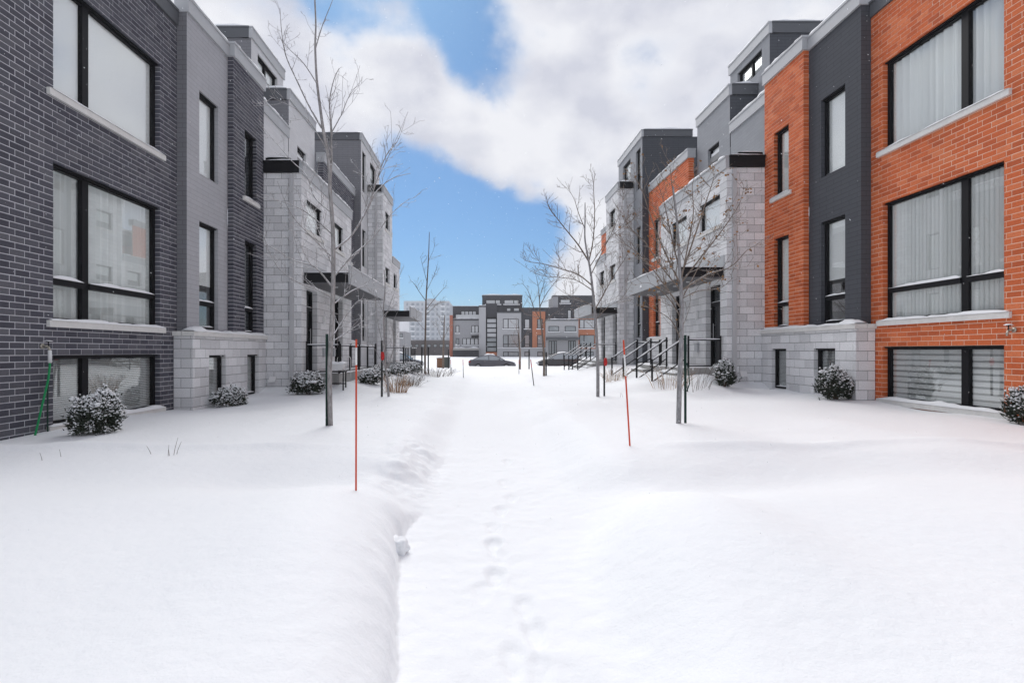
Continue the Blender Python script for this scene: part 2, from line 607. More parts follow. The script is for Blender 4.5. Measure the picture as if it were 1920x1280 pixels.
LAWN_L = [(0, -1.12), (5, -1.13), (8, -1.12), (14, -1.15), (25, -1.18), (40, -1.32), (48, -1.36), (51, -1.82), (66, -1.82), (70, -1.35), (85, -1.0), (140, -1.0), (400, -.8)]
LAWN_R = [(0, -1.12), (5, -1.16), (8, -1.09), (14, -1.12), (25, -1.15), (40, -1.30), (48, -1.36), (51, -1.82), (66, -1.82), (70, -1.35), (85, -1.0), (140, -1.0), (400, -.8)]
PRINTS = [(925, 1022, 1), (928, 1080, 1), (1004, 1188, 1), (985, 1140, .7), (962, 1238, .8), (1010, 1262, .6), (952, 866, .8), (945, 905, .5), (938, 958, .6), (958, 935, .5), (925, 990, .5), (960, 820, .5), (948, 790, .5), (905, 1110, .4), (935, 1045, .4), (940, 770, .5), (955, 752, .5)]
PR = []
for _px, _py, _a in PRINTS:
    _d = 1.43 * 1000 / (_py - 658)
    PR.append(((_px - 915) * _d / 1000, _d, _a))
nz = noise.noise


def ground(x, y):
    """Snow surface height relative to the eye."""
    xc = .05 + .004 * max(0, min(y, 40))
    dx = x - xc
    ax = abs(dx)
    left = dx < 0
    sd_ = sstep(-1.2, 1.2, dx)
    lawn = interp(LAWN_L, y) * (1 - sd_) + interp(LAWN_R, y) * sd_
    if y < 50:
        # the snow rises towards the houses
        rise = interp([(12.5, 0), (13.8, .06), (15, .36), (25, .38), (34, .15), (44, 0)], y)
        wall = 5.2 if left else 6.4
        lawn += rise * sstep(2.6, wall - .6, ax) * (.9 if left else 1.35)
        if not left and y < 13.5:
            lawn += .10 * sstep(4, 7.0, ax) * sstep(9, 12, y) + .03 * sstep(4, 7.5, ax)
        if left and y < 13:
            lawn -= .03 * sstep(3.5, 6, ax)
    # drifts
    far = 1.0 if y < 60 else .3
    lawn += far * (.055 * nz((x * .55, y * .4, 3.1)) + .03 * nz((x * 1.3 + 9, y * .9, 7.7)) + .008 * nz((x * 4, y * 3, 1.1)))
    h = lawn
    if y < 50:
        # roadside bank heaped on both sides of the path
        if y < 8:
            yb = y + .45 * nz((x * .45, 3.3, 0)) + .15 * nz((x * 1.4, 8.1, 0))
            bank = sstep(5.2, 3.7, yb)
            dip = math.exp(-((yb - 5.0) / .6) ** 2) * (1 - .6 * sstep(1.5, 4, ax))
            if left:
                crest = -1.02 - .05 * sstep(.9, 3.6, ax) + .05 * math.exp(-((ax - 1.15) / .5) ** 2)
                crest += .10 * sstep(3.2, 1.2, y) * -1 + .035 * nz((x * .9, y * .8, 21.0))
            else:
                crest = -1.16 + .16 * math.exp(-((ax - 1.5) / .5) ** 2) * sstep(1.8, 3.9, y) + .05 * math.exp(-((ax - 4.2) / .9) ** 2) + .04 * nz((x * .8 + 5, y * .8, 2.0)) - .06 * sstep(3.4, 1.4, y)
            h = h * (1 - bank) + crest * bank - (.11 if left else .12) * dip
            # wind ripples beside the bank
            h += .05 * math.exp(-((y - 6.3 - .12 * nz((x * .7, 0, 0))) / .16) ** 2) * sstep(1.5, 2.6, ax)
            h += .07 * math.exp(-((x - 4.9) / .9) ** 2 - ((y - 6.0) / .5) ** 2)
        # trodden path
        depth = interp([(0, .42), (4.2, .40), (6, .28), (10, .17), (20, .12), (35, .07), (46, .02)], y)
        half = interp([(0, .44), (3.4, .50), (4.4, .72), (6, .60), (10, .60), (20, .70), (46, .9)], y) + .06 * nz((y * 1.1, 5.0 if left else 9.0, 0))
        if left and y < 5:
            half = interp([(0, .08), (3.9, .73), (5, .62)], y) if y > 3.9 else .08 + y * .167
            half += .015 * nz((y * 2.1, 5.0, 0))
        soft = interp([(0, .05), (3.6, .10), (4.6, .5), (8, .7), (20, .8), (46, .9)], y) if left else interp([(0, .50), (3.8, .6), (5, .8), (8, .8), (20, .8), (46, .9)], y)
        k = 1 - sstep(half, half + soft, ax)
        if left and y < 4.9:
            # rounded shoulder of the bank, cut steeply at the path
            hb = half + .016 * nz((y * 4, 2.2, 0)) + .012 * nz((x * 9, y * 6, 4.2))
            wsh = .22 + .16 * min(y, 4)
            tt = max(0.0, min(1.0, (ax - hb) / wsh))
            rnd = 1 - math.sqrt(max(0.0, 1 - (1 - tt) ** 2.4))
            m_ = sstep(4.9, 4.2, y)
            k = k * (1 - m_) + rnd * m_
        floor = -1.43 if y < 18 else min(lawn - .02, lawn - depth)
        if y < 18:
            mixy = sstep(5.5, 12, y)
            floor = (-1.43 + .012 * nz((x * 3, y * 3, 0)) + .006 * nz((x * 9, y * 9, 0)) + .02 * (dx / half) ** 2) * (1 - mixy) + (lawn - depth) * mixy
        h = h * (1 - k) + floor * k
        if y < 9:
            # crumbled edge, lumps kicked from the bank
            if left and .4 < ax < 1.9 and 4.4 < y < 8:
                e = math.exp(-((ax - .95) / .35) ** 2) * sstep(4.4, 4.9, y) * sstep(8, 6.4, y)
                h += e * (.075 * nz((x * 4, y * 2.6, 5)) + .025 * nz((x * 13, y * 8, 2)))
            for fx, fy, fa in PR:
                if abs(x - fx) > .3 or abs(y - fy) > .5:
                    continue
                qx, qy = (x - fx) / (.058 + .012 * math.sin((y - fy) * 18)), (y - fy) / .145
                q = math.sqrt(qx * qx + qy * qy)
                h += fa * .4 * (-.060 * (1 - sstep(.6, 1.15, q)) + .014 * math.exp(-((q - 1.4) / .28) ** 2) * (1 + .8 * nz((x * 22, y * 22, 1))))
                h -= fa * .006 * math.exp(-((x - fx) / .05) ** 2) * sstep(-.5, -.12, y - fy) * (1 - sstep(-.12, 0, y - fy))
        if y > 7:
            # drift piled beside the right-hand steps
            h += .34 * math.exp(-((x - 5.75) / .55) ** 2 - ((y - 14.05) / .5) ** 2)
            h += .12 * math.exp(-((x - 5.2) / .8) ** 2 - ((y - 13.4) / .7) ** 2)
    return h


def gz(x, y):
    return ground(x, y) + EYE


def build_ground():
    xs = []
    q = 0.0
    while q < 2:
        xs.append(q); q += (.02 if q < 1 else .034)
    while q < 4.2:
        xs.append(q); q += .07
    while q < 12:
        xs.append(q); q += .17
    while q < 1600:
        xs.append(q); q *= 1.22
    xs = [-a for a in reversed(xs[1:])] + xs
    ys = [-300, -80, -25, -8, -3, -1, -.3, .2, .5]
    q = .7
    while q < 7.5:
        ys.append(q); q += (.022 if q < 6 else .034)
    while q < 75:
        ys.append(q); q *= 1.0125
    while q < 4200:
        ys.append(q); q *= 1.12
    v, f = [], []
    for y in ys:
        for x in xs:
            v.append((x, y, gz(x, max(y, .2))))
    n = len(xs)
    for j in range(len(ys) - 1):
        for i in range(n - 1):
            a = j * n + i
            f.append((a, a + 1, a + n + 1, a + n))
    me = bpy.data.meshes.new('ground')
    me.from_pydata(v, [], f)
    me.materials.append(M['snow'])
    me.polygons.foreach_set('use_smooth', [True] * len(f))
    me.update()
    o = bpy.data.objects.new('ground', me)
    COL.objects.link(o)
    props(o, 'snow covered ground with a trodden path down the middle', None, None, 'structure')


build_ground()

# ------------------------------------------------------------------ walls of bricks and blocks
PIECES = []        # (house, wall object, frame, s0, s1, h0, h1, o0, o1, material, name, visible width, visible area)


def project(p):
    y = max(p[1], .05)
    return (915 + 1000 * p[0] / y, 658 - 1000 * (p[2] - EYE) / y)


def add_piece(house, wall, F, s0, s1, h0, h1, o0, o1, mat, name):
    a, b = project(F.pt(s0, h0, o1)), project(F.pt(s1, h0, o1))
    c, d = project(F.pt(s0, h1, o1)), project(F.pt(s1, h1, o1))
    wd = abs(a[0] - b[0])
    ht = max(abs(a[1] - c[1]), abs(b[1] - d[1]))
    inside = -20 < (a[0] + b[0]) / 2 < 1940 and -20 < (a[1] + d[1]) / 2 < 1300
    PIECES.append((house, wall, F, s0, s1, h0, h1, o0, o1, mat, name, wd if inside else 0, wd * ht if inside else 0))


PAT = {'brick': (.235, .0905, .0115, .36, .004), 'block': (.40, .20, .010, .5, .006)}


def wall(house, F, s0, s1, h0, h1, openings=(), pattern=None, mats=('mortar_pale', 'brick_dark'), rev=.16, deep0=.02, deep1=.02, label=None, phase=0.0, name='wall'):
    """Wall sheet with real openings; bricks or blocks stand proud of the joint plane."""
    g = .006 if pattern else 0.0
    c0 = s0 + (.007 if pattern and deep0 > .03 else 0)
    c1 = s1 - (.007 if pattern and deep1 > .03 else 0)
    ss = sorted({c0, c1} | {x for o in openings for x in (o[0] - g, o[1] + g) if c0 < x < c1})
    hs = sorted({h0, h1} | {x for o in openings for x in (o[2] - g, o[3] + g) if h0 < x < h1})
    mb = MB()
    for i in range(len(ss) - 1):
        for j in range(len(hs) - 1):
            cs, ch = (ss[i] + ss[i + 1]) / 2, (hs[j] + hs[j + 1]) / 2
            if any(o[0] - g < cs < o[1] + g and o[2] - g < ch < o[3] + g for o in openings):
                continue
            q = [F.pt(ss[i], hs[j]), F.pt(ss[i + 1], hs[j]), F.pt(ss[i + 1], hs[j + 1]), F.pt(ss[i], hs[j + 1])]
            mb.quad(reversed(q) if F.flip else q)
    for o in openings:
        a0, a1, b0, b1 = max(o[0] - g, s0), min(o[1] + g, s1), max(o[2] - g, h0), min(o[3] + g, h1)
        for (p, r) in (((a0, b0), (a0, b1)), ((a0, b1), (a1, b1)), ((a1, b1), (a1, b0)), ((a1, b0), (a0, b0))):
            q = [F.pt(*p), F.pt(*r), F.pt(*r, -rev), F.pt(*p, -rev)]
            mb.quad(q if not F.flip else reversed(q))
    # ends turned back so that the sheet has thickness
    for e, dp in ((c0, deep0), (c1, deep1)):
        q = [F.pt(e, h0), F.pt(e, h1), F.pt(e, h1, -max(dp, .05)), F.pt(e, h0, -max(dp, .05))]
        mb.quad(q if (e == c1) != F.flip else reversed(q))
    wo = mb.build(name, mats[0], house, label=label)
    if pattern:
        pl, ph, gap, off, proud = PAT[pattern]
        lo = min(h0, h1)
        n0 = math.floor(lo / ph)
        k = n0
        nm = 'brick' if pattern == 'brick' else 'concrete_block'
        rr = random.Random(int((s0 * 31 + h0 * 17 + phase * 7) * 100))
        while k * ph < h1 - .012:
            b0, b1 = max(k * ph + gap / 2, h0), min((k + 1) * ph - gap / 2, h1)
            if b1 - b0 < .012:
                k += 1
                continue
            st = s0 + phase * pl + ((k % 2) * off) * pl
            st -= math.ceil((st - s0) / pl) * pl
            s = st
            while s < s1:
                a0, a1 = max(s + gap / 2, s0), min(s + pl - gap / 2, s1)
                s += pl
                if a1 - a0 < .02:
                    continue
                rects = [(a0, a1, b0, b1)]
                for o in openings:
                    nr = []
                    for (x0, x1, y0, y1) in rects:
                        if x1 <= o[0] or x0 >= o[1] or y1 <= o[2] or y0 >= o[3]:
                            nr.append((x0, x1, y0, y1))
                            continue
                        if x0 < o[0]:
                            nr.append((x0, o[0], y0, y1))
                        if x1 > o[1]:
                            nr.append((o[1], x1, y0, y1))
                        m0, m1 = max(x0, o[0]), min(x1, o[1])
                        if y0 < o[2]:
                            nr.append((m0, m1, y0, o[2]))
                        if y1 > o[3]:
                            nr.append((m0, m1, o[3], y1))
                    rects = nr
                for (x0, x1, y0, y1) in rects:
                    if x1 - x0 < .012 or y1 - y0 < .012:
                        continue
                    for o in openings:
                        if y1 > o[2] and y0 < o[3]:
                            if 0 < x0 - o[1] < .035:
                                x0 = o[1]
                            if 0 < o[0] - x1 < .035:
                                x1 = o[0]
                    if x0 - s0 < .035 and deep0 > .03:
                        x0 = s0
                    back = -.02
                    for o in openings:
                        if (abs(x1 - o[0]) < 1e-4 or abs(x0 - o[1]) < 1e-4) and y1 > o[2] and y0 < o[3]:
                            back = -rev + .02
                        if (abs(y0 - o[3]) < .03 or abs(y1 - o[2]) < .03) and x1 > o[0] and x0 < o[1]:
                            back = -rev + .02
                    if x0 - s0 < .012 and deep0 > .03:
                        back = -deep0
                    if s1 - x1 < .012 and deep1 > .03:
                        back = -deep1
                    add_piece(house, wo, F, x0, x1, y0, y1, back, proud + rr.uniform(-.0015, .002), mats[1], nm)
            k += 1
    return wo


BRICK_CACHE = {}


def piece_mesh(w_, h_, d_, mat, name):
    key = (round(w_, 3), round(h_, 3), round(d_, 2), mat)
    me = BRICK_CACHE.get(key)
    if me is None:
        x, z, d_ = w_ / 2, h_ / 2, key[2]
        c = .0022
        v = [(-x, 0, -z), (x, 0, -z), (x, 0, z), (-x, 0, z)]
        v += [(-x, .003, -z), (x, .003, -z), (x, .003, z), (-x, .003, z)]
        v[:4] = [(-x + c, 0, -z + c), (x - c, 0, -z + c), (x - c, 0, z - c), (-x + c, 0, z - c)]
        v += [(-x, d_, -z), (x, d_, -z), (x, d_, z), (-x, d_, z)]
        f = [(0, 1, 2, 3)]
        for i in range(4):
            j = (i + 1) % 4
            f.append((i + 4, j + 4, j, i))
            f.append((i + 8, j + 8, j + 4, i + 4))
        me = bpy.data.meshes.new(name)
        me.from_pydata(v, [], f)
        me.materials.append(M[mat])
        me.update()
        BRICK_CACHE[key] = me
    return me


def finish_pieces():
    groups = {}
    for p in PIECES:
        groups.setdefault((p[0].name, p[10]), []).append(p)
    for (hn, nm), lst in groups.items():
        lst.sort(key=lambda p: -p[12])
        rest = {}
        for i, p in enumerate(lst):
            house, wo, F, s0, s1, h0, h1, o0, o1, mat, name, wd, ar = p
            if i < 300 and wd >= 8.0:
                me = piece_mesh((s1 - s0) * F.a.length, h1 - h0, o1 - o0, mat, name)
                o = bpy.data.objects.new(name, me)
                COL.objects.link(o)
                o.parent = wo
                yv = -F.n
                zv = Vector((0, 0, 1))
                xv = yv.cross(zv)
                c = F.pt((s0 + s1) / 2, (h0 + h1) / 2, o1) - house.location
                R3 = Matrix((xv, yv, zv)).transposed()
                o.matrix_basis = Matrix.Translation(c) @ R3.to_4x4()
            else:
                rest.setdefault(wo.name, (wo, name, mat, MB()))[3].box(F, s0, s1, h0, h1, o0, o1, skip='o0')
        for wn, (wo, name, mat, mb) in rest.items():
            mb.build(name, mat, wo, kind='stuff')


# ------------------------------------------------------------------ windows and doors
def window(house, F, s0, s1, h0, h1, mull=(), trans=None, cover='shade', sill=True, back=.09, fr=.055, snow=.02, seed=0, near='s0', mw=.10, sill_h=.095, glass='glass'):
    e = .003
    f = MB()
    ob, of = -back - .08, -back
    f.box(F, s0 + e, s0 + fr, h0 + e, h1 - e, ob, of)
    f.box(F, s1 - fr, s1 - e, h0 + e, h1 - e, ob, of)
    f.box(F, s0 + fr, s1 - fr, h0 + e, h0 + fr, ob, of - .001)
    f.box(F, s0 + fr, s1 - fr, h1 - fr, h1 - e, ob, of - .001)
    # head flashing
    f.box(F, s0 + e, s1 - e, h1 - .03, h1 - .004, of, of + .05)
    xs = [s0 + fr] + [x for m in mull for x in (m - mw / 2, m + mw / 2)] + [s1 - fr]
    for m in mull:
        f.box(F, m - mw / 2, m + mw / 2, h0 + fr, h1 - fr, ob, of - .002)
    hs = [h0 + fr]
    if trans is not None:
        hs += [trans - .045, trans + .045]
        for i in range(0, len(xs), 2):
            f.box(F, xs[i], xs[i + 1], trans - .045, trans + .045, ob, of + .02)
    hs.append(h1 - fr)
    win = f.build('window', 'frame_black', house)
    for i in range(0, len(xs), 2):
        for j in range(0, len(hs), 2):
            p = MB()
            # inner glazing bead
            p.box(F, xs[i], xs[i + 1], hs[j], hs[j + 1], of - .05, of - .042)
            p.build('pane', glass, win)
    bk = of - .075
    if cover in ('shade', 'curtain', 'vanes', 'zebra', 'venetian', 'half'):
        c = MB()
        if cover == 'shade':
            c.quad([F.pt(s0 + .02, h0 + .03, bk), F.pt(s1 - .02, h0 + .03, bk), F.pt(s1 - .02, h1 - .02, bk), F.pt(s0 + .02, h1 - .02, bk)])
            c.build('shade', 'shade_white', win)
        elif cover == 'half':
            hm = h0 + (h1 - h0) * .42
            c.quad([F.pt(s0 + .02, hm, bk), F.pt(s1 - .02, hm, bk), F.pt(s1 - .02, h1 - .02, bk), F.pt(s0 + .02, h1 - .02, bk)])
            c.build('shade', 'shade_white', win)
        elif cover == 'curtain':
            n = int((s1 - s0) / .022)
            prev = None
            rr = random.Random(seed)
            ph = rr.uniform(0, 6)
            for i in range(n + 1):
                s = s0 + .01 + (s1 - s0 - .02) * i / n
                o = bk - .06 + .05 * math.sin(s * 38 + 2.2 * math.sin(s * 5 + ph) + ph) + .016 * math.sin(s * 83 + ph)
                cur = (F.pt(s, h0 + .03, o * 1.0), F.pt(s, h1 - .02, o))
                if prev:
                    c.quad([prev[0], cur[0], cur[1], prev[1]])
                prev = cur
            c.build('curtain', 'curtain_white', win, smooth=True)
        elif cover == 'vanes':
            n = int((s1 - s0) / .085)
            me = None
            for i in range(n):
                s = s0 + .03 + (s1 - s0 - .06) * (i + .5) / n
                a = .55 + random.Random(i + 5).uniform(-.08, .08)
                v = MB()
                hw = .047
                for q in range(2):
                    pass
                p0 = F.pt(s - hw * math.cos(a), h0 + .04, bk - hw * math.sin(a))
                p1 = F.pt(s, h0 + .04, bk + .008)
                p2 = F.pt(s + hw * math.cos(a), h0 + .04, bk + hw * math.sin(a))
                up = Vector((0, 0, h1 - h0 - .06))
                v.quad([p0, p1, p1 + up, p0 + up])
                v.quad([p1, p2, p2 + up, p1 + up])
                v.build('blind_vane', 'curtain_white', win, smooth=True)
        elif cover == 'zebra':
            c.quad([F.pt(s0 + .02, h0 + .03, bk - .02), F.pt(s1 - .02, h0 + .03, bk - .02), F.pt(s1 - .02, h1 - .02, bk - .02), F.pt(s0 + .02, h1 - .02, bk - .02)])
            c.build('blind', 'sheer_grey', win)
            k = 0
            h = h1 - .06
            while h > h0 + .1:
                v = MB()
                v.box(F, s0 + .03, s1 - .03, h - .072, h, bk - .004, bk)
                v.build('blind_strip', 'blind_grey', win)
                h -= .108
        elif cover == 'venetian':
            h = h1 - .05
            while h > h0 + .05:
                c.quad([F.pt(s0 + .02, h - .012, bk + .012), F.pt(s1 - .02, h - .012, bk + .012), F.pt(s1 - .02, h + .010, bk - .012), F.pt(s0 + .02, h + .010, bk - .012)])
                h -= .033
            c.build('blind', 'blind_grey', win, kind='stuff')
    r = MB()
    r.box(F, s0 - .02, s1 + .02, h0 - .02, h1 + .02, -1.3, ob - .004, skip='o1')
    r.build('interior', 'interior_dark', win)
    if sill:
        s_ = MB()
        s_.box(F, s0 - .12, s1 + .12, h0 - sill_h, h0 + .002, -.06, .055)
        so = s_.build('sill', 'limestone', win)
    if snow:
        k = MB()
        if sill:
            k.cap(F, s0 - .10, s1 + .10, -.085, .066, h0 + .002, snow * 2.2, seed)
        if trans is not None:
            for i in range(0, len(xs), 2):
                k.cap(F, xs[i], xs[i + 1], of - .04, of + .03, trans + .045, snow * 2.0, seed + 3)
        if not sill:
            k.cap(F, s0 + .06, s1 - .06, of - .05, of + .01, h0 + fr, snow, seed + 7)
        k.build('snow_cap', 'snow_cap', win, smooth=True)
    return win


def door(house, F, s0, s1, h0, h1, ht, handle_s):
    """Black entrance door in a recess: slab, glazed strip, transom light."""
    b = MB()
    e = .003
    bk = -.14
    b.box(F, s0 + e, s0 + .06, h0, h1 - e, bk - .08, bk)
    b.box(F, s1 - .06, s1 - e, h0, h1 - e, bk - .08, bk)
    b.box(F, s0 + .06, s1 - .06, h1 - .06, h1 - e, bk - .08, bk - .001)
    b.box(F, s0 + .06, s1 - .06, ht - .05, ht + .05, bk - .08, bk + .01)
    d = b.build('door', 'frame_black', house)
    m = MB()
    mid = s0 + (s1 - s0) * .68
    m.box(F, s0 + .065, mid, h0 + .02, ht - .055, bk - .07, bk - .03)
    m.build('door_leaf', 'door_black', d)
    g = MB()
    g.box(F, mid + .02, s1 - .065, h0 + .02, ht - .055, bk - .06, bk - .05)
    g.build('side_light', 'glass_dark', d)
    g = MB()
    g.box(F, s0 + .06, s1 - .06, ht + .05, h1 - .06, bk - .06, bk - .05)
    g.build('transom_light', 'glass_dark', d)
    q = MB()
    q.tube([F.pt(handle_s, h0 + .75, bk + .02), F.pt(handle_s, h0 + 1.25, bk + .02)], .012, 6)
    q.tube([F.pt(handle_s, h0 + .8, bk + .02), F.pt(handle_s, h0 + .8, bk - .04)], .008, 5)
    q.tube([F.pt(handle_s, h0 + 1.2, bk + .02), F.pt(handle_s, h0 + 1.2, bk - .04)], .008, 5)
    q.build('handle', 'rim', d)
    r = MB()
    r.box(F, s0 - .02, s1 + .02, h0 - .02, h1 + .02, -1.3, bk - .085, skip='o1')
    r.build('interior', 'interior_dark', d)
    t = MB()
    t.cap(F, s0 + .07, s1 - .07, bk - .02, bk + .02, ht + .05, .03, 3)
    t.build('snow_cap', 'snow_cap', d, smooth=True)
    return d


# ------------------------------------------------------------------ the two rows of townhouses
class Side:
    def __init__(self, sgn, k, Nx, dz):
        self.sgn, self.k, self.N, self.dz = sgn, k, Nx, dz

    def side(self, X):
        s = self.sgn
        return Frame((s * X, 0, EYE + self.dz), (self.k, 1, 0), (-s, s * self.k, 0))

    def front(self, d):
        return Frame((self.k * d, d, EYE + self.dz), (self.sgn, 0, 0), (0, -1, 0))

    def back(self, d):
        return Frame((self.k * d, d, EYE + self.dz), (self.sgn, 0, 0), (0, 1, 0))


def fascia(house, F, s0, s1, h0, h1, o0=-.25, o1=.05, mat='metal_fascia', snow=True, seed=0, name='fascia'):
    m = MB()
    m.box(F, s0, s1, h0, h1 - .05, o0, o1)
    m.box(F, s0 - .012, s1 + .012, h1 - .05, h1, o0 - .01, o1 + .018)
    o = m.build(name, mat, house)
    if snow:
        c = MB()
        c.cap(F, s0 + .03, s1 - .03, o0, o1 + .01, h1, .09, seed)
        c.build('snow_cap', 'snow_cap', o, smooth=True)
    return o


def slab(house, S, X0, X1, d0, d1, h0, h1, mat='roof_gravel', name='roof', snow=True):
    F = S.side(X0)
    m = MB()
    m.box(F, d0, d1, h0, h1, -(X1 - X0), 0)
    o = m.build(name, mat, house)
    if snow:
        c = MB()
        c.box(F, d0 + .02, d1 - .02, h1 + .001, h1 + .12, -(X1 - X0) + .02, -.02, skip='h0')
        c.build('snow_cap', 'snow_cap', o)
    return o


def rail(house, pts_top, drop, posts, lab='railing', r=.021):
    """Black steel railing: top bar, bottom bar and posts."""
    m = MB()
    a, b = Vector(pts_top[0]), Vector(pts_top[1])
    m.tube([a, b], r, 4)
    dn = Vector((0, 0, -drop))
    o = m.build(lab, 'black_metal', house)
    m = MB()
    m.tube([a + dn, b + dn], r * .8, 4)
    m.build('lower_bar', 'black_metal', o)
    for (p, h0, h1) in posts:
        q = MB()
        q.tube([Vector((p[0], p[1], h0)), Vector((p[0], p[1], h1))], r * 1.35, 4)
        q.build('post', 'black_metal', o)
    c = MB()
    n = 8
    c.tube([a.lerp(b, i / n) + Vector((0, 0, r * .95)) for i in range(n + 1)], [.012] + [.016 + .004 * (i % 3) for i in range(n - 1)] + [.012], 5)
    c.build('snow_cap', 'snow_cap', o, smooth=True)
    return o


def row(S, brick, panel, upper, frontdark, labels, covers, seed):  # frontdark: stucco of camera-facing walls, their shade put into its colour
    """One side of the lane; three townhouses, the entrance block shared by the first two."""
    Nx = S.N
    Xp, Xb, Xpl, Xk, Xu, Xa = Nx - .21, Nx - .34, Nx - .40, Nx - 1.36, Nx - .03, Nx + .85
    d0, dn, db0, db1, dk1, mid = 4.6, 11.0, 12.7, 14.4, 19.5, 16.95
    low = -2.2
    bm = ('mortar_pale', 'brick_dark') if brick == 'brick_dark' else ('mortar_warm', 'brick_orange')
    km = ('block_joint', 'block_light')
    loc = lambda X, d: (S.sgn * X + S.k * d, d, EYE + S.dz - 1.2)
    h1 = thing('townhouse', labels[0], 'townhouse', loc(Nx, 10), None)
    h2 = thing('townhouse', labels[1], 'townhouse', loc(Nx, 19), None)
    h3 = thing('townhouse', labels[2], 'townhouse', loc(Nx, 27), None)
    # ---------------- first house: near bay
    Fn = S.side(Nx)
    wn0, wn1 = (8.24, 10.68) if S.sgn > 0 else (7.90, 10.44)
    w_up = (wn0, wn1, 4.0, 5.76)
    w_mid = (wn0, wn1, .60, 2.95)
    w_low = (wn0, wn1, -.96, .085)
    wall(h1, Fn, d0, dn, low, 6.85, [w_up, w_mid, w_low], 'brick', bm, rev=.16)
    mm = 8.88 if S.sgn > 0 else 8.53
    window(h1, Fn, *w_up, mull=(mm + .12,), cover=covers[0], seed=1, mw=.13)
    window(h1, Fn, *w_mid, mull=(mm + .12,), trans=1.20, cover=covers[1], seed=2, mw=.13, snow=.028)
    window(h1, Fn, *w_low, mull=(mm + .12,), cover=covers[2], seed=3, mw=.13, snow=.028)
    fascia(h1, Fn, d0, dn - .02, 6.852, 7.17, mat='metal_fascia_dark', seed=4)
    Fe = S.front(d0)
    wall(h1, Fe, Nx + .001, Nx + 9, low, 6.85, (), None, (bm[1],))
    # panel
    Fp = S.side(Xp)
    pw_up = (11.47, 12.27, 3.97, 5.76)
    pw_mid = (11.47, 12.27, .63, 2.95)
    wall(h1, Fp, dn, db0, .50, 7.13, [pw_up, pw_mid], None, (panel,), rev=.16)
    wall(h1, S.front(dn), Xp, Nx + .3, .50, 7.13, (), None, (frontdark,))
    window(h1, Fp, *pw_up, cover='shade', sill=False, seed=5)
    window(h1, Fp, *pw_mid, trans=1.2, cover=covers[3], sill=False, seed=6, snow=.03)
    fascia(h1, Fp, dn - .02, db0 - .02, 7.132, 7.46, seed=7)
    # second bay
    Fb = S.side(Xb)
    bw_up = (13.3, 13.95, 3.99, 5.68)
    bw_mid = (13.3, 13.95, .60, 2.92)
    wall(h1, Fb, db0, db1, .50, 7.16, [bw_up, bw_mid], 'brick', bm, rev=.16, deep0=.125, phase=.4)
    window(h1, Fb, *bw_up, cover=covers[4], seed=8)
    window(h1, Fb, *bw_mid, trans=1.2, cover=covers[4], sill=False, seed=9, snow=.03)
    fascia(h1, Fb, db0 - .02, db1 + .03, 7.162, 7.50, seed=10)
    # plinth of concrete blocks
    Fl = S.side(Xpl)
    dp = dn - .12
    lw1, lw2 = (13.3, 13.95, -.96, .06), (11.5, 12.22, -.96, .06)
    wall(h1, Fl, dp, db1, low, .46, [lw1, lw2], 'block', km, rev=.16, phase=.2)
    wall(h1, S.front(dp), Xpl, Nx - .012, low, .46, (), 'block', km, phase=.1)
    window(h1, Fl, *lw1, cover='venetian', sill=False, seed=12, snow=.03)
    window(h1, Fl, *lw2, cover='venetian', sill=False, seed=13, snow=.03)
    cp = MB()
    cp.box(Fl, dp - .05, db1, .462, .555, -.2, .06)
    cp.box(S.front(dp), Xpl + .21, Nx - .005, .462, .555, -.1, .05)
    co = cp.build('plinth_cap', 'limestone', h1)
    c = MB()
    c.cap(Fl, dp - .05, db1, -.19, .065, .555, .07, 15, seg=40)
    c.cap(Fl, dp - .05, dp + .45, -.21, .065, .556, .15, 16, seg=8)
    c.build('snow_cap', 'snow_cap', co, smooth=True)
    # ---------------- entrance block, shared: left half to house 1, right half to house 2
    wall(h1, S.front(db1), Xk, Xb + .10, low, 4.95, (), 'block', km, phase=.35)
    Fk = S.side(Xk)
    dA, dB = (14.78, 15.70, -.45, 1.88), (17.45, 18.37, -.45, 1.88)
    wA, wB = (14.80, 16.10, 3.50, 4.36), (17.10, 18.40, 3.50, 4.36)
    wall(h1, Fk, db1, mid, low, 4.93, [dA, wA], 'block', km, rev=.2, deep0=.1)
    wall(h2, Fk, mid, dk1, low, 4.93, [dB, wB], 'block', km, rev=.2)
    door(h1, Fk, *dA, 1.36, dA[0] + .70)
    door(h2, Fk, *dB, 1.36, dB[0] + .70)
    window(h1, Fk, *wA, cover='shade', seed=20, back=.05, fr=.045)
    window(h2, Fk, *wB, cover='shade', seed=21, back=.05, fr=.045)
    for hh, a, b in ((h1, db1 - .03, mid), (h2, mid, dk1)):
        fascia(hh, Fk, a, b, 4.932, 5.27, seed=int(a * 3))
        t = MB()
        t.box(Fk, a + .3 if hh is h1 else a, b - .2, 5.272, 5.275 + .08, -1.2, -.26)
        t.build('snow_cap', 'snow_cap', hh)
    ff = fascia(h1, S.front(db1), Xk + .052, Xb - .02, 4.952, 5.27, o1=.06, mat='black_metal', seed=23, snow=False)
    t = MB()
    t.box(S.front(db1), Xk + .30, Xb - .06, 5.275, 5.36, -.5, .02)
    t.build('parapet_cap', 'black_metal', ff)
    t = MB()
    t.cap(S.front(db1), Xk + .35, Xb - .1, -.35, .04, 5.36, .07, 24)
    t.cap(S.front(db1), Xk + .1, Xb - .1, -.1, .09, 5.27, .05, 25)
    t.build('snow_cap', 'snow_cap', ff, smooth=True)
    slab(h1, S, Xk + .1, Nx, db1 + .06, mid, 4.6, 4.8)
    slab(h2, S, Xk + .1, Nx, mid, dk1 - .06, 4.6, 4.8)
    # downspout, vent
    d = MB()
    FR = S.front(db1)
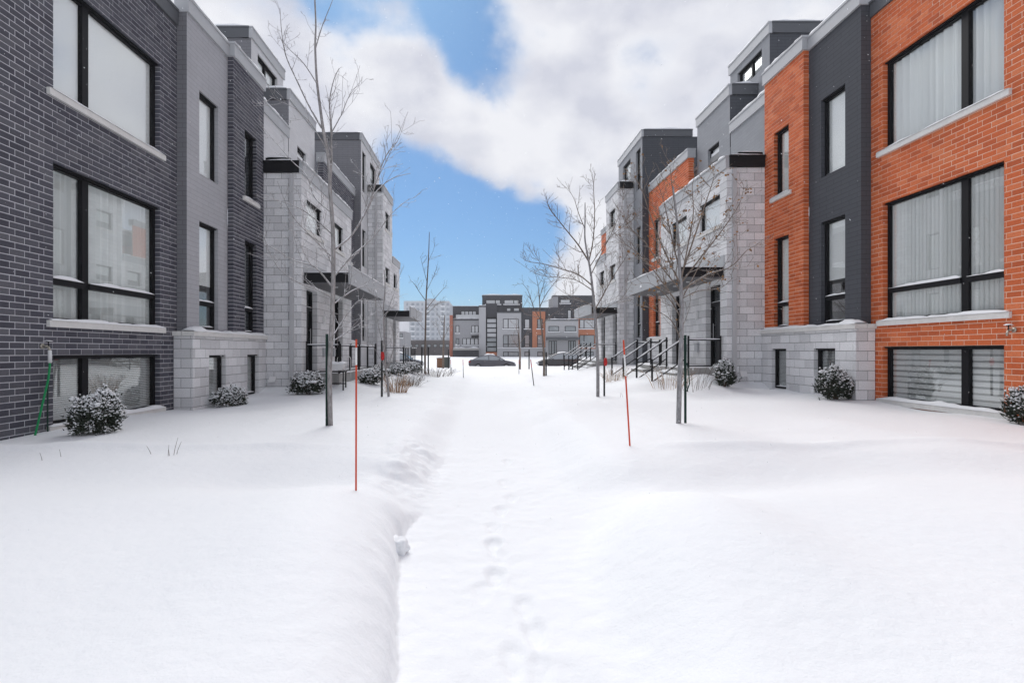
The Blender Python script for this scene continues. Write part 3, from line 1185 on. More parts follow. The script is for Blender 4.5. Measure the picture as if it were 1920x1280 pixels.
    sx = Xk + (.18 if S.sgn > 0 else .24)
    d.box(FR, sx - .05, sx + .05, -1.25, 4.9, .012, .085)
    for hh in (-.6, 1.6, 3.8):
        d.box(FR, sx - .065, sx + .065, hh, hh + .04, .01, .09)
    d.build('downspout', 'spout_grey', h1)
    v = MB()
    vx, vh = Xk + (.42 if S.sgn > 0 else .76), -.62
    p = lambda s, h, o: FR.pt(s, h, o)
    for (a, b) in ((vx - .09, vx + .09),):
        v.box(FR, a, b, vh - .06, vh + .09, .008, .03)
        v.quad([p(a, vh + .08, .03), p(b, vh + .08, .03), p(b, vh - .06, .15), p(a, vh - .06, .15)])
        v.quad([p(a, vh + .08, .03), p(a, vh - .06, .15), p(a, vh - .06, .03)])
        v.quad([p(b, vh + .08, .03), p(b, vh - .06, .03), p(b, vh - .06, .15)])
    v.build('vent_hood', 'plastic_white', h1)
    # upper wall and stair tower behind the block
    Fu = S.side(Xu)
    dt = 17.0
    uw = (17.75, 18.6, 5.45, 7.0)
    wall(h1, Fu, db1 + .01, mid, 4.8, 6.90, (), None, (upper,))
    fascia(h1, Fu, db1 + .01, mid, 6.902, 7.24, seed=30, snow=True)
    wall(h2, Fu, dt, dk1 - .02, 4.8, 8.15, [uw], None, (upper,), rev=.16, deep1=.6)
    wall(h2, S.front(dt), Xu, Xu + 3.2, 6.5, 8.15, (), None, (frontdark,))
    window(h2, Fu, *uw, cover='half', sill=False, seed=31)
    fascia(h2, Fu, dt - .03, dk1, 8.152, 8.50, seed=32)
    fascia(h2, S.front(dt), Xu + .06, Xu + 3.2, 8.152, 8.499, o1=.06, mat='metal_fascia_dark', seed=33)
    slab(h2, S, Xu + .05, Xu + 3.2, dt + .02, dk1 - .05, 8.0, 8.1)
    # roof house set back on the main roof
    Fa = S.side(Xa)
    da0, da1 = 16.3, 18.8
    aw = (16.75, 18.3, 8.85, 9.5)
    wall(h1, Fa, da0, da1, 6.4, 9.7, [aw], None, (upper,), rev=.12)
    wall(h1, S.front(da0), Xa, Xa + 4, 6.4, 9.7, (), None, (frontdark,))
    window(h1, Fa, *aw, mull=(17.5,), cover='half', sill=False, seed=34)
    fascia(h1, Fa, da0 - .04, da1 + .05, 9.702, 10.05, seed=35)
    fascia(h1, S.front(da0), Xa + .06, Xa + 4, 9.702, 10.049, o1=.05, mat='metal_fascia_dark', seed=36)
    slab(h1, S, Xa + .05, Xa + 4, da0 + .02, da1, 9.5, 9.6)
    slab(h1, S, Nx + .05, Nx + 9, d0 + .1, mid, 6.5, 6.7)
    slab(h2, S, Nx + .05, Nx + 9, mid, 23.9, 6.5, 6.7)
    # ---------------- canopy halves
    for hh, a, b in ((h1, 14.52, mid), (h2, mid, 19.4)):
        m = MB()
        m.box(Fk, a, b, 2.0, 2.10, .022, 1.235, 1)
        m.box(Fk, a, b, 1.985, 2.45, 1.238, 1.29, 0)
        m.box(Fk, a, b, 2.44, 2.475, 1.225, 1.305, 0)
        m.box(Fk, a + .01, b, 2.30, 2.62, .012, .03, 0)
        if hh is h1:
            m.box(Fk, a - .002, a + .05, 2.02, 2.285, .034, 1.236, 2)
        ca = m.build('canopy', ['metal_fascia', 'soffit', 'black_metal'], hh)
        c = MB()
        c.cap(Fk, a + .06, b, .03, 1.23, 2.10, .20, int(a), seg=24)
        c.cap(Fk, a, b, 1.23, 1.30, 2.475, .035, int(a) + 5)
        if hh is h1:
            c.cap(Frame(Fk.pt(a + .05, 0, 0) , Fk.n, -Fk.a), .06, 1.2, 0, .06, 2.285, .03, 9)
        c.build('snow_cap', 'snow_cap', ca, smooth=True)
        for q in (a + .9, a + 1.9):
            l = MB()
            pc = Fk.pt(q, 1.993, .65)
            l.tube([pc + Vector((0, 0, .006)), pc - Vector((0, 0, .012))], .05, 12)
            l.build('soffit_light', 'plastic_white', ca)
        # house lamp and letter box
        l = MB()
        ls = 16.25 if hh is h1 else 17.2
        l.box(Fk, ls - .05, ls + .05, .95, 1.2, .012, .07)
        l.build('wall_lamp', 'plastic_white', hh)
        l = MB()
        l.box(Fk, ls - .09, ls + .09, -.02, .22, .012, .08)
        l.box(Fk, ls - .10, ls + .10, .22, .24, .012, .10)
        l.build('letter_box', 'metal_fascia', hh)
    # ---------------- landing, steps, railings
    for hh, a, b, sa, sb in ((h1, 14.62, mid, 14.9, 16.3), (h2, mid, 19.3, 17.75, 19.2)):
        m = MB()
        m.box(Fk, a, b, low, -.47, .012, .96)
        la = m.build('landing', 'concrete', hh)
        c = MB()
        c.cap(Fk, a, b, .25, .97, -.47, .06, int(a) + 40, seg=14)
        c.build('snow_cap', 'snow_cap', la, smooth=True)
        zb = EYE + S.dz
        for i in range(4 if S.sgn > 0 else 0):
            st = MB()
            hh_ = -.47 - .155 * (i + 1)
            st.box(Fk, sa + .04, sb - .04, low, hh_, .962 + .235 * i, .962 + .235 * (i + 1) - .002)
            so = st.build('step', 'concrete', hh)
            c = MB()
            c.cap(Fk, sa + .05, sb - .05, .965 + .235 * i, .962 + .235 * (i + 1) + .01, hh_, .09, i + int(a), seg=8)
            c.build('snow_cap', 'snow_cap', so, smooth=True)
        for s in (sa, sb) if S.sgn > 0 else ():
            t0, t1 = Fk.pt(s, .37, .95), Fk.pt(s, -.26, 1.87)
            rail(hh, (t0, t1), .60, [(Fk.pt(s, 0, .95), zb - .55, zb + .42), (Fk.pt(s, 0, 1.87), zb - 1.2, zb - .22)])
        e = a + .03 if hh is h1 else b - .03
        g0, g1 = Fk.pt(e, .31, .06), Fk.pt(e, .31, .95)
        rail(hh, (g0, g1), .72, [(g0, zb - .47, zb + .42), (g1, zb - .47, zb + .42)])
        ea, eb = (sb, mid - .04) if hh is h1 else (mid + .04, sa)
        if S.sgn < 0:
            ea, eb = (a + .25, mid - .04) if hh is h1 else (mid + .04, b - .03)
        g0, g1 = Fk.pt(ea, .31, .92), Fk.pt(eb, .31, .92)
        rail(hh, (g0, g1), .72, [(Fk.pt(q, 0, .92), zb - .47, zb + .36) for q in ((eb if hh is h1 else ea,) if S.sgn > 0 else (ea, (ea + eb) / 2, eb))])
    # ---------------- second house: brick bay beyond the block
    de = 23.9
    w1, w2 = (22.5, 23.3, 3.99, 5.68), (22.5, 23.3, .60, 2.92)
    w3, w4 = (20.4, 21.6, 3.99, 5.68), (20.4, 21.6, .60, 2.92)
    wall(h2, Fb, dk1, de, .50, 7.07, [w1, w2, w3, w4], 'brick', bm, rev=.16, deep0=.2)
    for i, q in enumerate((w1, w2, w3, w4)):
        window(h2, Fb, *q, trans=1.2 if i % 2 else None, cover='shade' if i % 2 == 0 else 'curtain', seed=40 + i)
    fascia(h2, Fb, dk1 - .03, de - .003, 7.072, 7.40, seed=45)
    wall(h2, Fl, dk1, de, low, .46, (), 'block', km)
    c = MB()
    c.box(Fl, dk1, de - .003, .462, .555, -.2, .06)
    co = c.build('plinth_cap', 'limestone', h2)
    c = MB()
    c.cap(Fl, dk1, de, -.19, .065, .555, .07, 17, seg=30)
    c.build('snow_cap', 'snow_cap', co, smooth=True)
    # ---------------- third house: tall stair tower and three-storey block
    Xc = Xb - .30
    Fc, Ff = S.side(Xc), S.front(de)
    t1, t2 = (24.15, 24.85, 7.4, 9.25), (25.7, 27.0, 8.3, 9.3)
    t3, t4 = (24.15, 24.85, 4.0, 5.7), (24.15, 24.85, .62, 2.9)
    cdark = frontdark
    wall(h3, Ff, Xc, Nx + 5, low, 9.6, (), None, (frontdark,))  # same stucco as the tower side, coloured darker for shade
    wall(h3, Fc, de, 27.8, low, 9.6, [t1, t2, t3, t4], None, (upper,), rev=.16, deep1=.5)
    for i, q in enumerate((t1, t2, t3, t4)):
        window(h3, Fc, *q, trans=1.2 if i == 3 else None, cover='half' if i < 2 else 'shade', sill=False, seed=50 + i)
    fascia(h3, Fc, de - .03, 27.85, 9.602, 9.92, seed=55)
    fascia(h3, Ff, Xc + .06, Nx + (1.6 if S.sgn > 0 else 5), 9.602, 9.919, o1=.05, mat='metal_fascia_dark', seed=56)
    if S.sgn > 0:
        fascia(h3, Ff, Nx + 1.95, Nx + 5, 9.602, 9.85, o1=.05, mat='metal_fascia_dark', seed=57)
    slab(h3, S, Xc + .05, Nx + 5, de + .02, 27.8, 9.4, 9.5)
    dq, dt2, dq2 = 25.15, 27.5, 29.7
    b1, b2, b3 = (25.75, 26.85, 6.05, 6.95), (25.75, 26.85, 3.45, 4.25), (27.9, 28.95, 3.45, 4.25)
    dd1, dd2 = (25.45, 26.2, -.45, 1.8), (27.5 + .25, 28.55, -.45, 1.8)
    wall(h3, S.front(dq), Xk, Xc - .01, low, 7.65, (), 'block', km, phase=.2)
    wall(h3, Fk, dq, dt2, low, 7.63, [b1, b2, dd1], 'block', km, rev=.2, deep0=.1, deep1=.5)
    wall(h3, Fk, dt2, dq2, low, 4.70, [b3, dd2], 'block', km, rev=.2, deep1=.5)
    for i, q in enumerate((b1, b2, b3)):
        window(h3, Fk, *q, cover='half', seed=60 + i)
    door(h3, Fk, *dd1, 1.3, dd1[0] + .5)
    door(h3, Fk, *dd2, 1.3, dd2[0] + .5)
    fascia(h3, Fk, dq - .03, dt2 + .03, 7.632, 7.97, seed=63)
    fascia(h3, S.front(dq), Xk + .052, Xc - .05, 7.652, 7.969, o1=.06, mat='black_metal', seed=64)
    fascia(h3, Fk, dt2 + .04, dq2 + .03, 4.702, 5.04, seed=65)
    slab(h3, S, Xk + .1, Nx, dq + .1, dt2, 7.3, 7.5)
    slab(h3, S, Xk + .1, Nx, dt2, dq2, 4.4, 4.6)
    d = MB()
    FR = S.front(dq)
    d.box(FR, Xk + .25, Xk + .35, -1.2, 7.6, .012, .085)
    d.build('downspout', 'spout_grey', h3)
    # brick bay beyond
    wall(h3, Fb, dq2, 32.8, .5, 7.05, (), 'brick', bm)
    fascia(h3, Fb, dq2, 32.8, 7.052, 7.38, seed=66)
    wall(h3, Fl, dq2, 32.8, low, .49, (), None, ('block_light',))
    wall(h3, S.back(32.8), Xb, Nx + 9, low, 7.05, (), None, (bm[1],))
    # canopy, landing, steps
    m = MB()
    a, b = 25.3, 29.5
    hc = -.22
    m.box(Fk, a, b, 2.0 + hc, 2.10 + hc, .022, 1.235, 1)
    m.box(Fk, a, b, 1.985 + hc, 2.45 + hc, 1.238, 1.29, 0)
    m.box(Fk, a, b, 2.44 + hc, 2.475 + hc, 1.225, 1.305, 0)
    m.box(Fk, a + .01, b, 2.30 + hc, 2.62 + hc, .012, .03, 0)
    m.box(Fk, a - .002, a + .05, 2.02 + hc, 2.285 + hc, .034, 1.236, 2)
    ca = m.build('canopy', ['metal_fascia', 'soffit', 'black_metal'], h3)
    c = MB()
    c.cap(Fk, a + .06, b, .03, 1.23, 2.10 + hc, .2, 70, seg=24)
    c.cap(Fk, a, b, 1.23, 1.30, 2.475 + hc, .035, 71)
    c.build('snow_cap', 'snow_cap', ca, smooth=True)
    m = MB()
    m.box(Fk, 25.4, 29.4, low, -.47, .012, .96)
    la = m.build('landing', 'concrete', h3)
    c = MB()
    c.cap(Fk, 25.4, 29.4, .2, .97, -.47, .07, 72, seg=20)
    c.build('snow_cap', 'snow_cap', la, smooth=True)
    zb = EYE + S.dz
    for sa, sb in ((25.5, 26.9), (27.9, 29.3)):
        if S.sgn < 0:
            rail(h3, (Fk.pt(sa, .31, .92), Fk.pt(sb + .6, .31, .92)), .72, [(Fk.pt(q, 0, .92), zb - .47, zb + .36) for q in (sa, sa + .7, sa + 1.4)])
            continue
        for i in range(4):
            st = MB()
            hh_ = -.47 - .155 * (i + 1)
            st.box(Fk, sa + .04, sb - .04, low, hh_, .962 + .235 * i, .962 + .235 * (i + 1) - .002)
            so = st.build('step', 'concrete', h3)
            c = MB()
            c.cap(Fk, sa + .05, sb - .05, .965 + .235 * i, .962 + .235 * (i + 1) + .01, hh_, .09, i + 80, seg=8)
            c.build('snow_cap', 'snow_cap', so, smooth=True)
        for s in (sa, sb):
            rail(h3, (Fk.pt(s, .37, .95), Fk.pt(s, -.26, 1.87)), .60, [(Fk.pt(s, 0, .95), zb - .55, zb + .42), (Fk.pt(s, 0, 1.87), zb - 1.2, zb - .22)])
    g0, g1 = Fk.pt(25.43, .31, .06), Fk.pt(25.43, .31, .95)
    rail(h3, (g0, g1), .72, [(g0, zb - .47, zb + .42), (g1, zb - .47, zb + .42)])
    # backs, so that the houses are closed
    for hh, a, b, t in ((h1, d0, mid, 6.9), (h2, mid, de, 6.9), (h3, de, 32.8, 6.9)):
        m = MB()
        m.box(S.side(Nx + 9), a, b, low, t, -.2, 0)
        m.build('rear_wall', 'stucco_grey', hh)
    slab(h3, S, Nx + .05, Nx + 9, 27.9, 32.7, 6.5, 6.7)
    return h1, h2, h3


SR = Side(1, -.027, 8.2, 0.0)
SL = Side(-1, .007, 6.5, -.15)
row(SL, 'brick_dark', 'stucco_grey', 'stucco_pale', 'stucco_slate',
    ['dark grey brick townhouse at the left edge with white shaded windows', 'second townhouse on the left, behind the nearer left tree', 'far left townhouse ending the left row, with a tall grey stair tower'],
    ['shade', 'curtain', 'venetian', 'half', 'none'], 1)
row(SR, 'brick_orange', 'stucco_charcoal', 'stucco_mid', 'stucco_charcoal',  # charcoal panel; on tower fronts it paints shade onto the grey stucco
    ['orange brick townhouse at the right edge with vertical blinds', 'second townhouse on the right, with an orange brick bay behind the leafy tree', 'far right townhouse ending the right row, with a tall charcoal stair tower'],
    ['curtain', 'vanes', 'zebra', 'half', 'curtain'], 2)
finish_pieces()

# ------------------------------------------------------------------ small fittings on the walls
def P(px, d, py):
    """Point seen at photo position px, py at distance d."""
    return Vector(((px - 915) * d / 1000, d, (658 - py) * d / 1000 + EYE))


def faucet(S, d, h, label, cat='faucet'):
    F = S.side(S.N)
    base = F.pt(d, h, 0)
    t = thing('faucet', label, cat, base)
    m = MB()
    m.tube([F.pt(d, h, .008), F.pt(d, h, .02)], .038, 10)
    m.tube([F.pt(d, h, .02), F.pt(d, h, .10)], .017, 8)
    m.tube([F.pt(d, h, .09), F.pt(d, h - .05, .12), F.pt(d, h - .09, .12)], .016, 8)
    m.build('spout', 'brass', t, smooth=True)
    m = MB()
    m.tube([F.pt(d, h + .0, .10), F.pt(d, h + .06, .10)], .008, 6)
    m.tube([F.pt(d, h + .06, .10), F.pt(d, h + .075, .10)], .03, 8)
    m.build('handle', 'black_metal', t, smooth=True)
    m = MB()
    m.cap(F, d - .04, d + .04, .05, .14, h + .07, .035, 3, seg=4)
    m.build('snow_cap', 'snow_cap', t, smooth=True)
    return t


faucet(SR, 8.08, .32, 'outdoor tap on the orange brick wall, right of the big window')
faucet(SL, 7.70, .22, 'outdoor tap on the dark brick wall with a green hose hanging from it')
F = SL.side(SL.N)
hs = thing('garden_hose', 'bright green hose hanging from the tap on the dark brick wall', 'hose', F.pt(7.7, -1.0, .1))
m = MB()
pts = [F.pt(7.70, .13, .12), F.pt(7.705, .05, .12), F.pt(7.71, -.08, .11), F.pt(7.70, -.25, .10), F.pt(7.64, -.50, .09), F.pt(7.56, -.78, .09), F.pt(7.47, -1.05, .10), F.pt(7.40, -1.25, .12)]
m.tube(pts, .014, 8)
m.build('tube', 'hose_green', hs, smooth=True)
m = MB()
m.tube([F.pt(7.70, .16, .12), F.pt(7.703, -.02, .12)], .024, 8)
m.build('coupling', 'plastic_white', hs, smooth=True)
m = MB()
m.tube([F.pt(7.715, -.03, .115), F.pt(7.735, -.4, .06), F.pt(7.745, -.8, .05), F.pt(7.75, -1.25, .05)], .011, 8)
m.build('second_tube', 'stake_green', hs, smooth=True)

# ------------------------------------------------------------------ trees


def bez(pts, n):
    """Smooth polyline through pts (Catmull-Rom)."""
    out = []
    q = [pts[0]] + list(pts) + [pts[-1]]
    for i in range(1, len(q) - 2):
        p0, p1, p2, p3 = (Vector(x) for x in q[i - 1:i + 3])
        for k in range(n):
            t = k / n
            out.append(.5 * ((2 * p1) + (p2 - p0) * t + (2 * p0 - 5 * p1 + 4 * p2 - p3) * t * t + (3 * p1 - p0 - 3 * p2 + p3) * t ** 3))
    out.append(Vector(pts[-1]))
    return out


def twig(mb, rr, p, dr, ln, r, lvl, tips, up=.25, sides=4, minr=.0022):
    n = max(3, int(ln / .09))
    pts, rad = [p.copy()], [r]
    d = dr.normalized()
    kids = []
    for i in range(n):
        d = (d + Vector((rr.gauss(0, .11), rr.gauss(0, .11), rr.gauss(0, .09) + up * .22))).normalized()
        p = p + d * (ln / n)
        pts.append(p.copy())
        rad.append(max(minr * .8, r * (1 - .75 * (i + 1) / n)))
        if lvl > 0 and i >= 0 and rr.random() < .62:
            kids.append((p.copy(), d.copy(), rad[-1], 1 - (i + 1) / n))
    mb.tube(pts, rad, sides, caps=False)
    tips.append(p.copy())
    for (kp, kd, kr, left) in kids:
        ax = Vector((rr.gauss(0, 1), rr.gauss(0, 1), rr.gauss(0, .5))).normalized()
        side = (ax - kd * ax.dot(kd)).normalized()
        nd = (kd * rr.uniform(.5, .9) + side * rr.uniform(.5, .9)).normalized()
        twig(mb, rr, kp, nd, ln * rr.uniform(.28, .6) * (.5 + .5 * left), max(minr, kr * .6), lvl - 1, tips, up, sides=3 if lvl < 2 else 4, minr=minr)


def tree(label, base, d, trunk_px, branches, seed, mat='bark_grey', r0=.05, lvl=2, dens=1.0, leaves=0, minr=.0022, up=.25, group='young street trees along the path', tl=.5, trunk_mat=None):
    """trunk_px: photo points of the trunk at distance d; branches: lists of photo points with a depth lean."""
    rr = random.Random(seed)
    g = Vector((base[0], base[1], gz(base[0], base[1])))
    t = thing('tree', label, 'tree', g, group)
    tp = [P(px, d, py) for px, py in trunk_px]
    tp[0] = g - Vector((0, 0, .15))
    # depth wobble
    for i in range(1, len(tp)):
        s = 1 + rr.uniform(-.012, .012)
        tp[i] = Vector((tp[i].x * 1, tp[i].y, tp[i].z))
    pts = bez(tp, 6)
    n = len(pts)
    total = n - 1
    rad = [max(.006, r0 * (1 - .75 * (i / total) ** 1.3)) for i in range(n)]
    rad[0] = r0 * 1.12
    m = MB()
    m.tube(pts, rad, 9)
    m.build('trunk', trunk_mat or mat, t, smooth=True)
    cr = MB()
    tips = []
    for bi, (poly, lean, br) in enumerate(branches):
        q = []
        for i, (px, py) in enumerate(poly):
            f = i / (len(poly) - 1)
            dd = d + lean * f
            pt = P(px, d, py)
            # keep the picture direction while leaning in depth
            pt = Vector((pt.x, dd, pt.z)) if abs(lean) < .01 else Vector((pt.x * dd / d, dd, (pt.z - EYE) * dd / d + EYE))
            q.append(pt)
        bp = bez(q, 5)
        nb = len(bp)
        rad = [max(minr, br * (1 - .8 * i / (nb - 1))) for i in range(nb)]
        cr.tube(bp, rad, 5, caps=False)
        tips.append(bp[-1])
        blen = sum((bp[i + 1] - bp[i]).length for i in range(nb - 1))
        cnt = int(blen / .16 * dens)
        for k in range(cnt):
            f = rr.uniform(.12, 1.0)
            i = min(nb - 2, int(f * (nb - 1)))
            dr = (bp[i + 1] - bp[i]).normalized()
            ax = Vector((rr.gauss(0, 1), rr.gauss(0, 1), rr.gauss(.2, .7))).normalized()
            side = (ax - dr * ax.dot(dr)).normalized()
            nd = dr * rr.uniform(.45, .9) + side * rr.uniform(.45, .9)
            twig(cr, rr, bp[i].copy(), nd, rr.uniform(.35, 1.0) * tl * (1.15 - .6 * f), max(minr, rad[i] * .5), lvl - 1, tips, up, minr=minr)
    cr.build('crown', mat, t, smooth=True)
    if leaves:
        lf = MB()
        for k in range(leaves):
            p = rr.choice(tips) + Vector((rr.gauss(0, .02), rr.gauss(0, .02), -.02))
            for _ in range(rr.choice((1, 2, 2, 3))):
                a = Vector((rr.gauss(0, 1), rr.gauss(0, 1), rr.gauss(-.5, .6))).normalized()
                b = a.cross(Vector((rr.gauss(0, 1), rr.gauss(0, 1), rr.gauss(0, 1)))).normalized()
                ln, wd = rr.uniform(.025, .05), rr.uniform(.010, .02)
                lf.quad([p, p + a * ln * .5 + b * wd, p + a * ln, p + a * ln * .5 - b * wd])
        lf.build('leaves', 'leaf_brown', t, kind='stuff')
    return t


dTL, dTR = 7.9, 7.77
tree('bare young tree nearest on the left, pale trunk beside a dark stake', ((620 - 915) * dTL / 1000, dTL), dTL,
     [(620, 800), (618, 700), (622, 610), (625, 520), (624, 430), (619, 360), (616, 300), (607, 250), (600, 200), (594, 150), (591, 90), (592, 40), (588, -40)],
     [([(619, 355), (622, 290), (620, 230), (618, 190), (626, 150), (636, 128)], .2, .018),
      ([(622, 248), (640, 215), (655, 180), (678, 150)], .3, .010),
      ([(603, 240), (580, 200), (556, 150), (536, 105), (528, 60), (525, 15)], .15, .016),
      ([(596, 160), (570, 120), (540, 90), (530, 75)], -.3, .009),
      ([(592, 90), (604, 50), (622, 5), (630, -20)], .1, .009),
      ([(612, 280), (585, 235), (555, 205), (525, 190), (505, 180)], -.5, .008),
      ([(624, 470), (660, 440), (690, 390), (705, 360), (735, 335), (770, 325)], .5, .018),
      ([(690, 390), (720, 300), (745, 265), (760, 225)], .3, .010),
      ([(700, 350), (730, 290), (765, 210)], .3, .008),
      ([(625, 520), (660, 480), (700, 445), (735, 400), (768, 372)], .6, .014),
      ([(624, 540), (590, 500), (555, 490), (520, 470), (495, 455)], -.4, .014),
      ([(624, 440), (590, 410), (560, 390), (520, 375), (490, 365)], -.3, .012),
      ([(623, 400), (590, 370), (575, 330), (545, 300), (515, 265), (495, 250)], .3, .011),
      ([(625, 560), (590, 540), (560, 530), (520, 500), (492, 440)], -.6, .012),
      ([(625, 570), (660, 545), (690, 530), (700, 495)], .5, .012),
      ([(624, 630), (640, 605), (665, 570), (680, 560)], .4, .010),
      ([(623, 640), (655, 620), (690, 595), (712, 580)], .6, .009),
      ([(624, 500), (600, 440), (585, 400), (580, 350)], .6, .010),
      ([(620, 480), (580, 440), (545, 400), (520, 340)], -.6, .010)], 3, r0=.036, dens=1.1, minr=.0028, tl=.62, lvl=3)

tree('multi-branched young tree nearest on the right, holding a few brown leaves', ((1272 - 915) * dTR / 1000, dTR), dTR,
     [(1272, 798), (1274, 720), (1277, 650), (1278, 590), (1277, 540), (1274, 500), (1272, 450), (1268, 400), (1262, 350)],
     [([(1277, 535), (1250, 480), (1225, 420), (1205, 360), (1190, 330)], -.2, .014),
      ([(1275, 510), (1258, 440), (1245, 380), (1230, 335)], .3, .013),
      ([(1272, 440), (1264, 380), (1258, 330), (1255, 300)], .1, .010),
      ([(1276, 520), (1300, 450), (1320, 390), (1335, 345), (1340, 325)], .3, .014),
      ([(1277, 530), (1320, 475), (1355, 430), (1385, 385), (1395, 350)], .2, .014),
      ([(1277, 545), (1325, 515), (1370, 500), (1400, 470), (1425, 455)], -.3, .013),
      ([(1278, 560), (1310, 545), (1350, 540), (1375, 520)], -.5, .010),
      ([(1278, 600), (1262, 570), (1240, 545), (1215, 530), (1190, 535)], .3, .012),
      ([(1278, 580), (1250, 540), (1220, 500), (1190, 470), (1165, 455)], -.3, .012),
      ([(1277, 545), (1240, 500), (1210, 455), (1180, 425), (1170, 400)], .5, .011),
      ([(1276, 530), (1290, 460), (1300, 400), (1298, 350), (1305, 325)], -.4, .012),
      ([(1278, 560), (1300, 520), (1335, 450), (1365, 400)], .6, .011),
      ([(1278, 640), (1258, 600), (1225, 580), (1195, 570)], -.2, .009)], 5, mat='bark_brown', trunk_mat='bark_plain', r0=.037, dens=1.9, leaves=230, minr=.0029, tl=.62, up=.42, lvl=3)

tree('second tree on the left path edge, thin stems beside a red-tagged stake', ((729 - 915) * 13.0 / 1000, 13.0), 13.0,
     [(729, 746), (727, 715), (723, 690), (721, 660), (720, 620), (719, 580), (722, 540), (720, 505)],
     [([(726, 690), (735, 665), (738, 640), (736, 610), (745, 585)], .2, .012),
      ([(721, 660), (712, 620), (706, 590), (704, 560)], -.2, .010),
      ([(720, 600), (735, 560), (745, 530), (755, 500)], .3, .009),
      ([(720, 590), (705, 550), (698, 520)], .2, .008),
      ([(723, 690), (700, 650), (690, 640)], -.3, .008)], 7, mat='bark_grey', r0=.030, dens=.8, minr=.0045, tl=.6)

tree('wide-spreading second tree on the right path edge, beside a red-tagged stake', ((1121 - 915) * 13.4 / 1000, 13.4), 13.4,
     [(1121, 742), (1121, 690), (1119, 640), (1116, 590), (1112, 550), (1108, 515), (1104, 490), (1097, 450), (1097, 410), (1097, 380)],
     [([(1104, 490), (1085, 460), (1065, 435), (1045, 410), (1030, 390), (1025, 370)], .2, .022),
      ([(1104, 490), (1112, 450), (1115, 400), (1113, 350), (1116, 325)], .2, .018),
      ([(1097, 430), (1085, 400), (1075, 370), (1060, 350)], .4, .012),
      ([(1110, 535), (1085, 515), (1055, 505), (1020, 495), (990, 490), (975, 480)], -.3, .018),
      ([(1112, 545), (1080, 525), (1050, 520), (1010, 515), (985, 500)], .5, .014),
      ([(1115, 575), (1085, 560), (1060, 550), (1040, 535)], -.5, .011),
      ([(1116, 580), (1135, 545), (1155, 510), (1175, 480), (1190, 450)], .3, .016),
      ([(1108, 515), (1130, 470), (1150, 430), (1165, 390), (1170, 360)], .3, .014),
      ([(1106, 500), (1140, 450), (1175, 420), (1205, 400)], -.5, .012),
      ([(1117, 600), (1140, 575), (1165, 560), (1185, 530)], -.3, .011),
      ([(1118, 620), (1095, 600), (1075, 595)], .3, .009)], 9, mat='bark_brown', trunk_mat='bark_plain', r0=.043, dens=1.3, minr=.0042, tl=.85, up=.3, lvl=3)

tree('tall thin third tree on the left, dark against the far pale building', ((797 - 915) * 26 / 1000, 26), 26,
     [(797, 702), (797, 660), (798, 610), (799, 560), (802, 510), (804, 470), (805, 435)],
     [([(799, 565), (785, 545), (775, 530), (768, 525)], .3, .02),
      ([(799, 580), (815, 560), (828, 545), (838, 535)], .3, .02),
      ([(800, 545), (812, 520), (820, 500)], .3, .015),
      ([(801, 530), (793, 500), (788, 480)], .3, .015),
      ([(798, 620), (780, 600), (772, 590)], .3, .015),
      ([(803, 490), (812, 470), (816, 455)], .2, .012),
      ([(799, 590), (820, 570), (835, 562)], -.3, .015)], 12, mat='bark_brown', r0=.052, dens=.7, minr=.006, tl=.8, lvl=2)

tree('third tree on the right, in front of the far white entrance', ((1020 - 915) * 25 / 1000, 25), 25,
     [(1020, 705), (1020, 670), (1018, 640), (1014, 600), (1012, 570), (1010, 545)],
     [([(1014, 600), (1000, 575), (990, 545), (978, 530)], .3, .025),
      ([(1012, 575), (1025, 550), (1040, 530), (1048, 520)], .3, .022),
      ([(1012, 560), (1008, 530), (1002, 505)], .3, .02),
      ([(1015, 610), (1035, 590), (1055, 580)], .3, .018),
      ([(1014, 595), (990, 590), (970, 575)], -.3, .016),
      ([(1011, 560), (1020, 530), (1025, 505)], .2, .016)], 14, mat='bark_brown', r0=.055, dens=.8, minr=.006, tl=.9, lvl=2)

tree('small far tree in front of the pale apartment tower', ((831 - 915) * 40 / 1000, 40), 40,
     [(831, 692), (831, 660), (832, 635), (833, 605), (834, 590)],
     [([(832, 645), (822, 620), (818, 605)], .3, .02), ([(832, 635), (842, 612), (846, 600)], .3, .02), ([(833, 615), (826, 600), (824, 590)], .3, .02)], 15, mat='bark_brown', r0=.08, dens=.7, minr=.008, tl=1.2)

tree('small far tree in front of the far light grey bay', ((975 - 915) * 38 / 1000, 38), 38,
     [(975, 690), (975, 665), (974, 645), (973, 625), (973, 612)],
     [([(974, 655), (963, 638), (958, 625)], .3, .02), ([(974, 645), (984, 630), (988, 622)], .3, .02), ([(973, 630), (968, 615), (968, 608)], .3, .02)], 16, mat='bark_brown', r0=.07, dens=.7, minr=.008, tl=1.1)

# ------------------------------------------------------------------ stakes


def stake(name, label, cat, base, top, r, segs, group=None, sides=8):
    """segs: (fraction from, to, material)"""
    b, t = Vector(base), Vector(top)
    o = thing(name, label, cat, b, group)
    for (f0, f1, mt, nm) in segs:
        m = MB()
        m.tube([b.lerp(t, f0) if f0 > 0 else b - (t - b) * .08, b.lerp(t, f1)], r, sides)
        m.build(nm, mt, o, smooth=True)
    return o


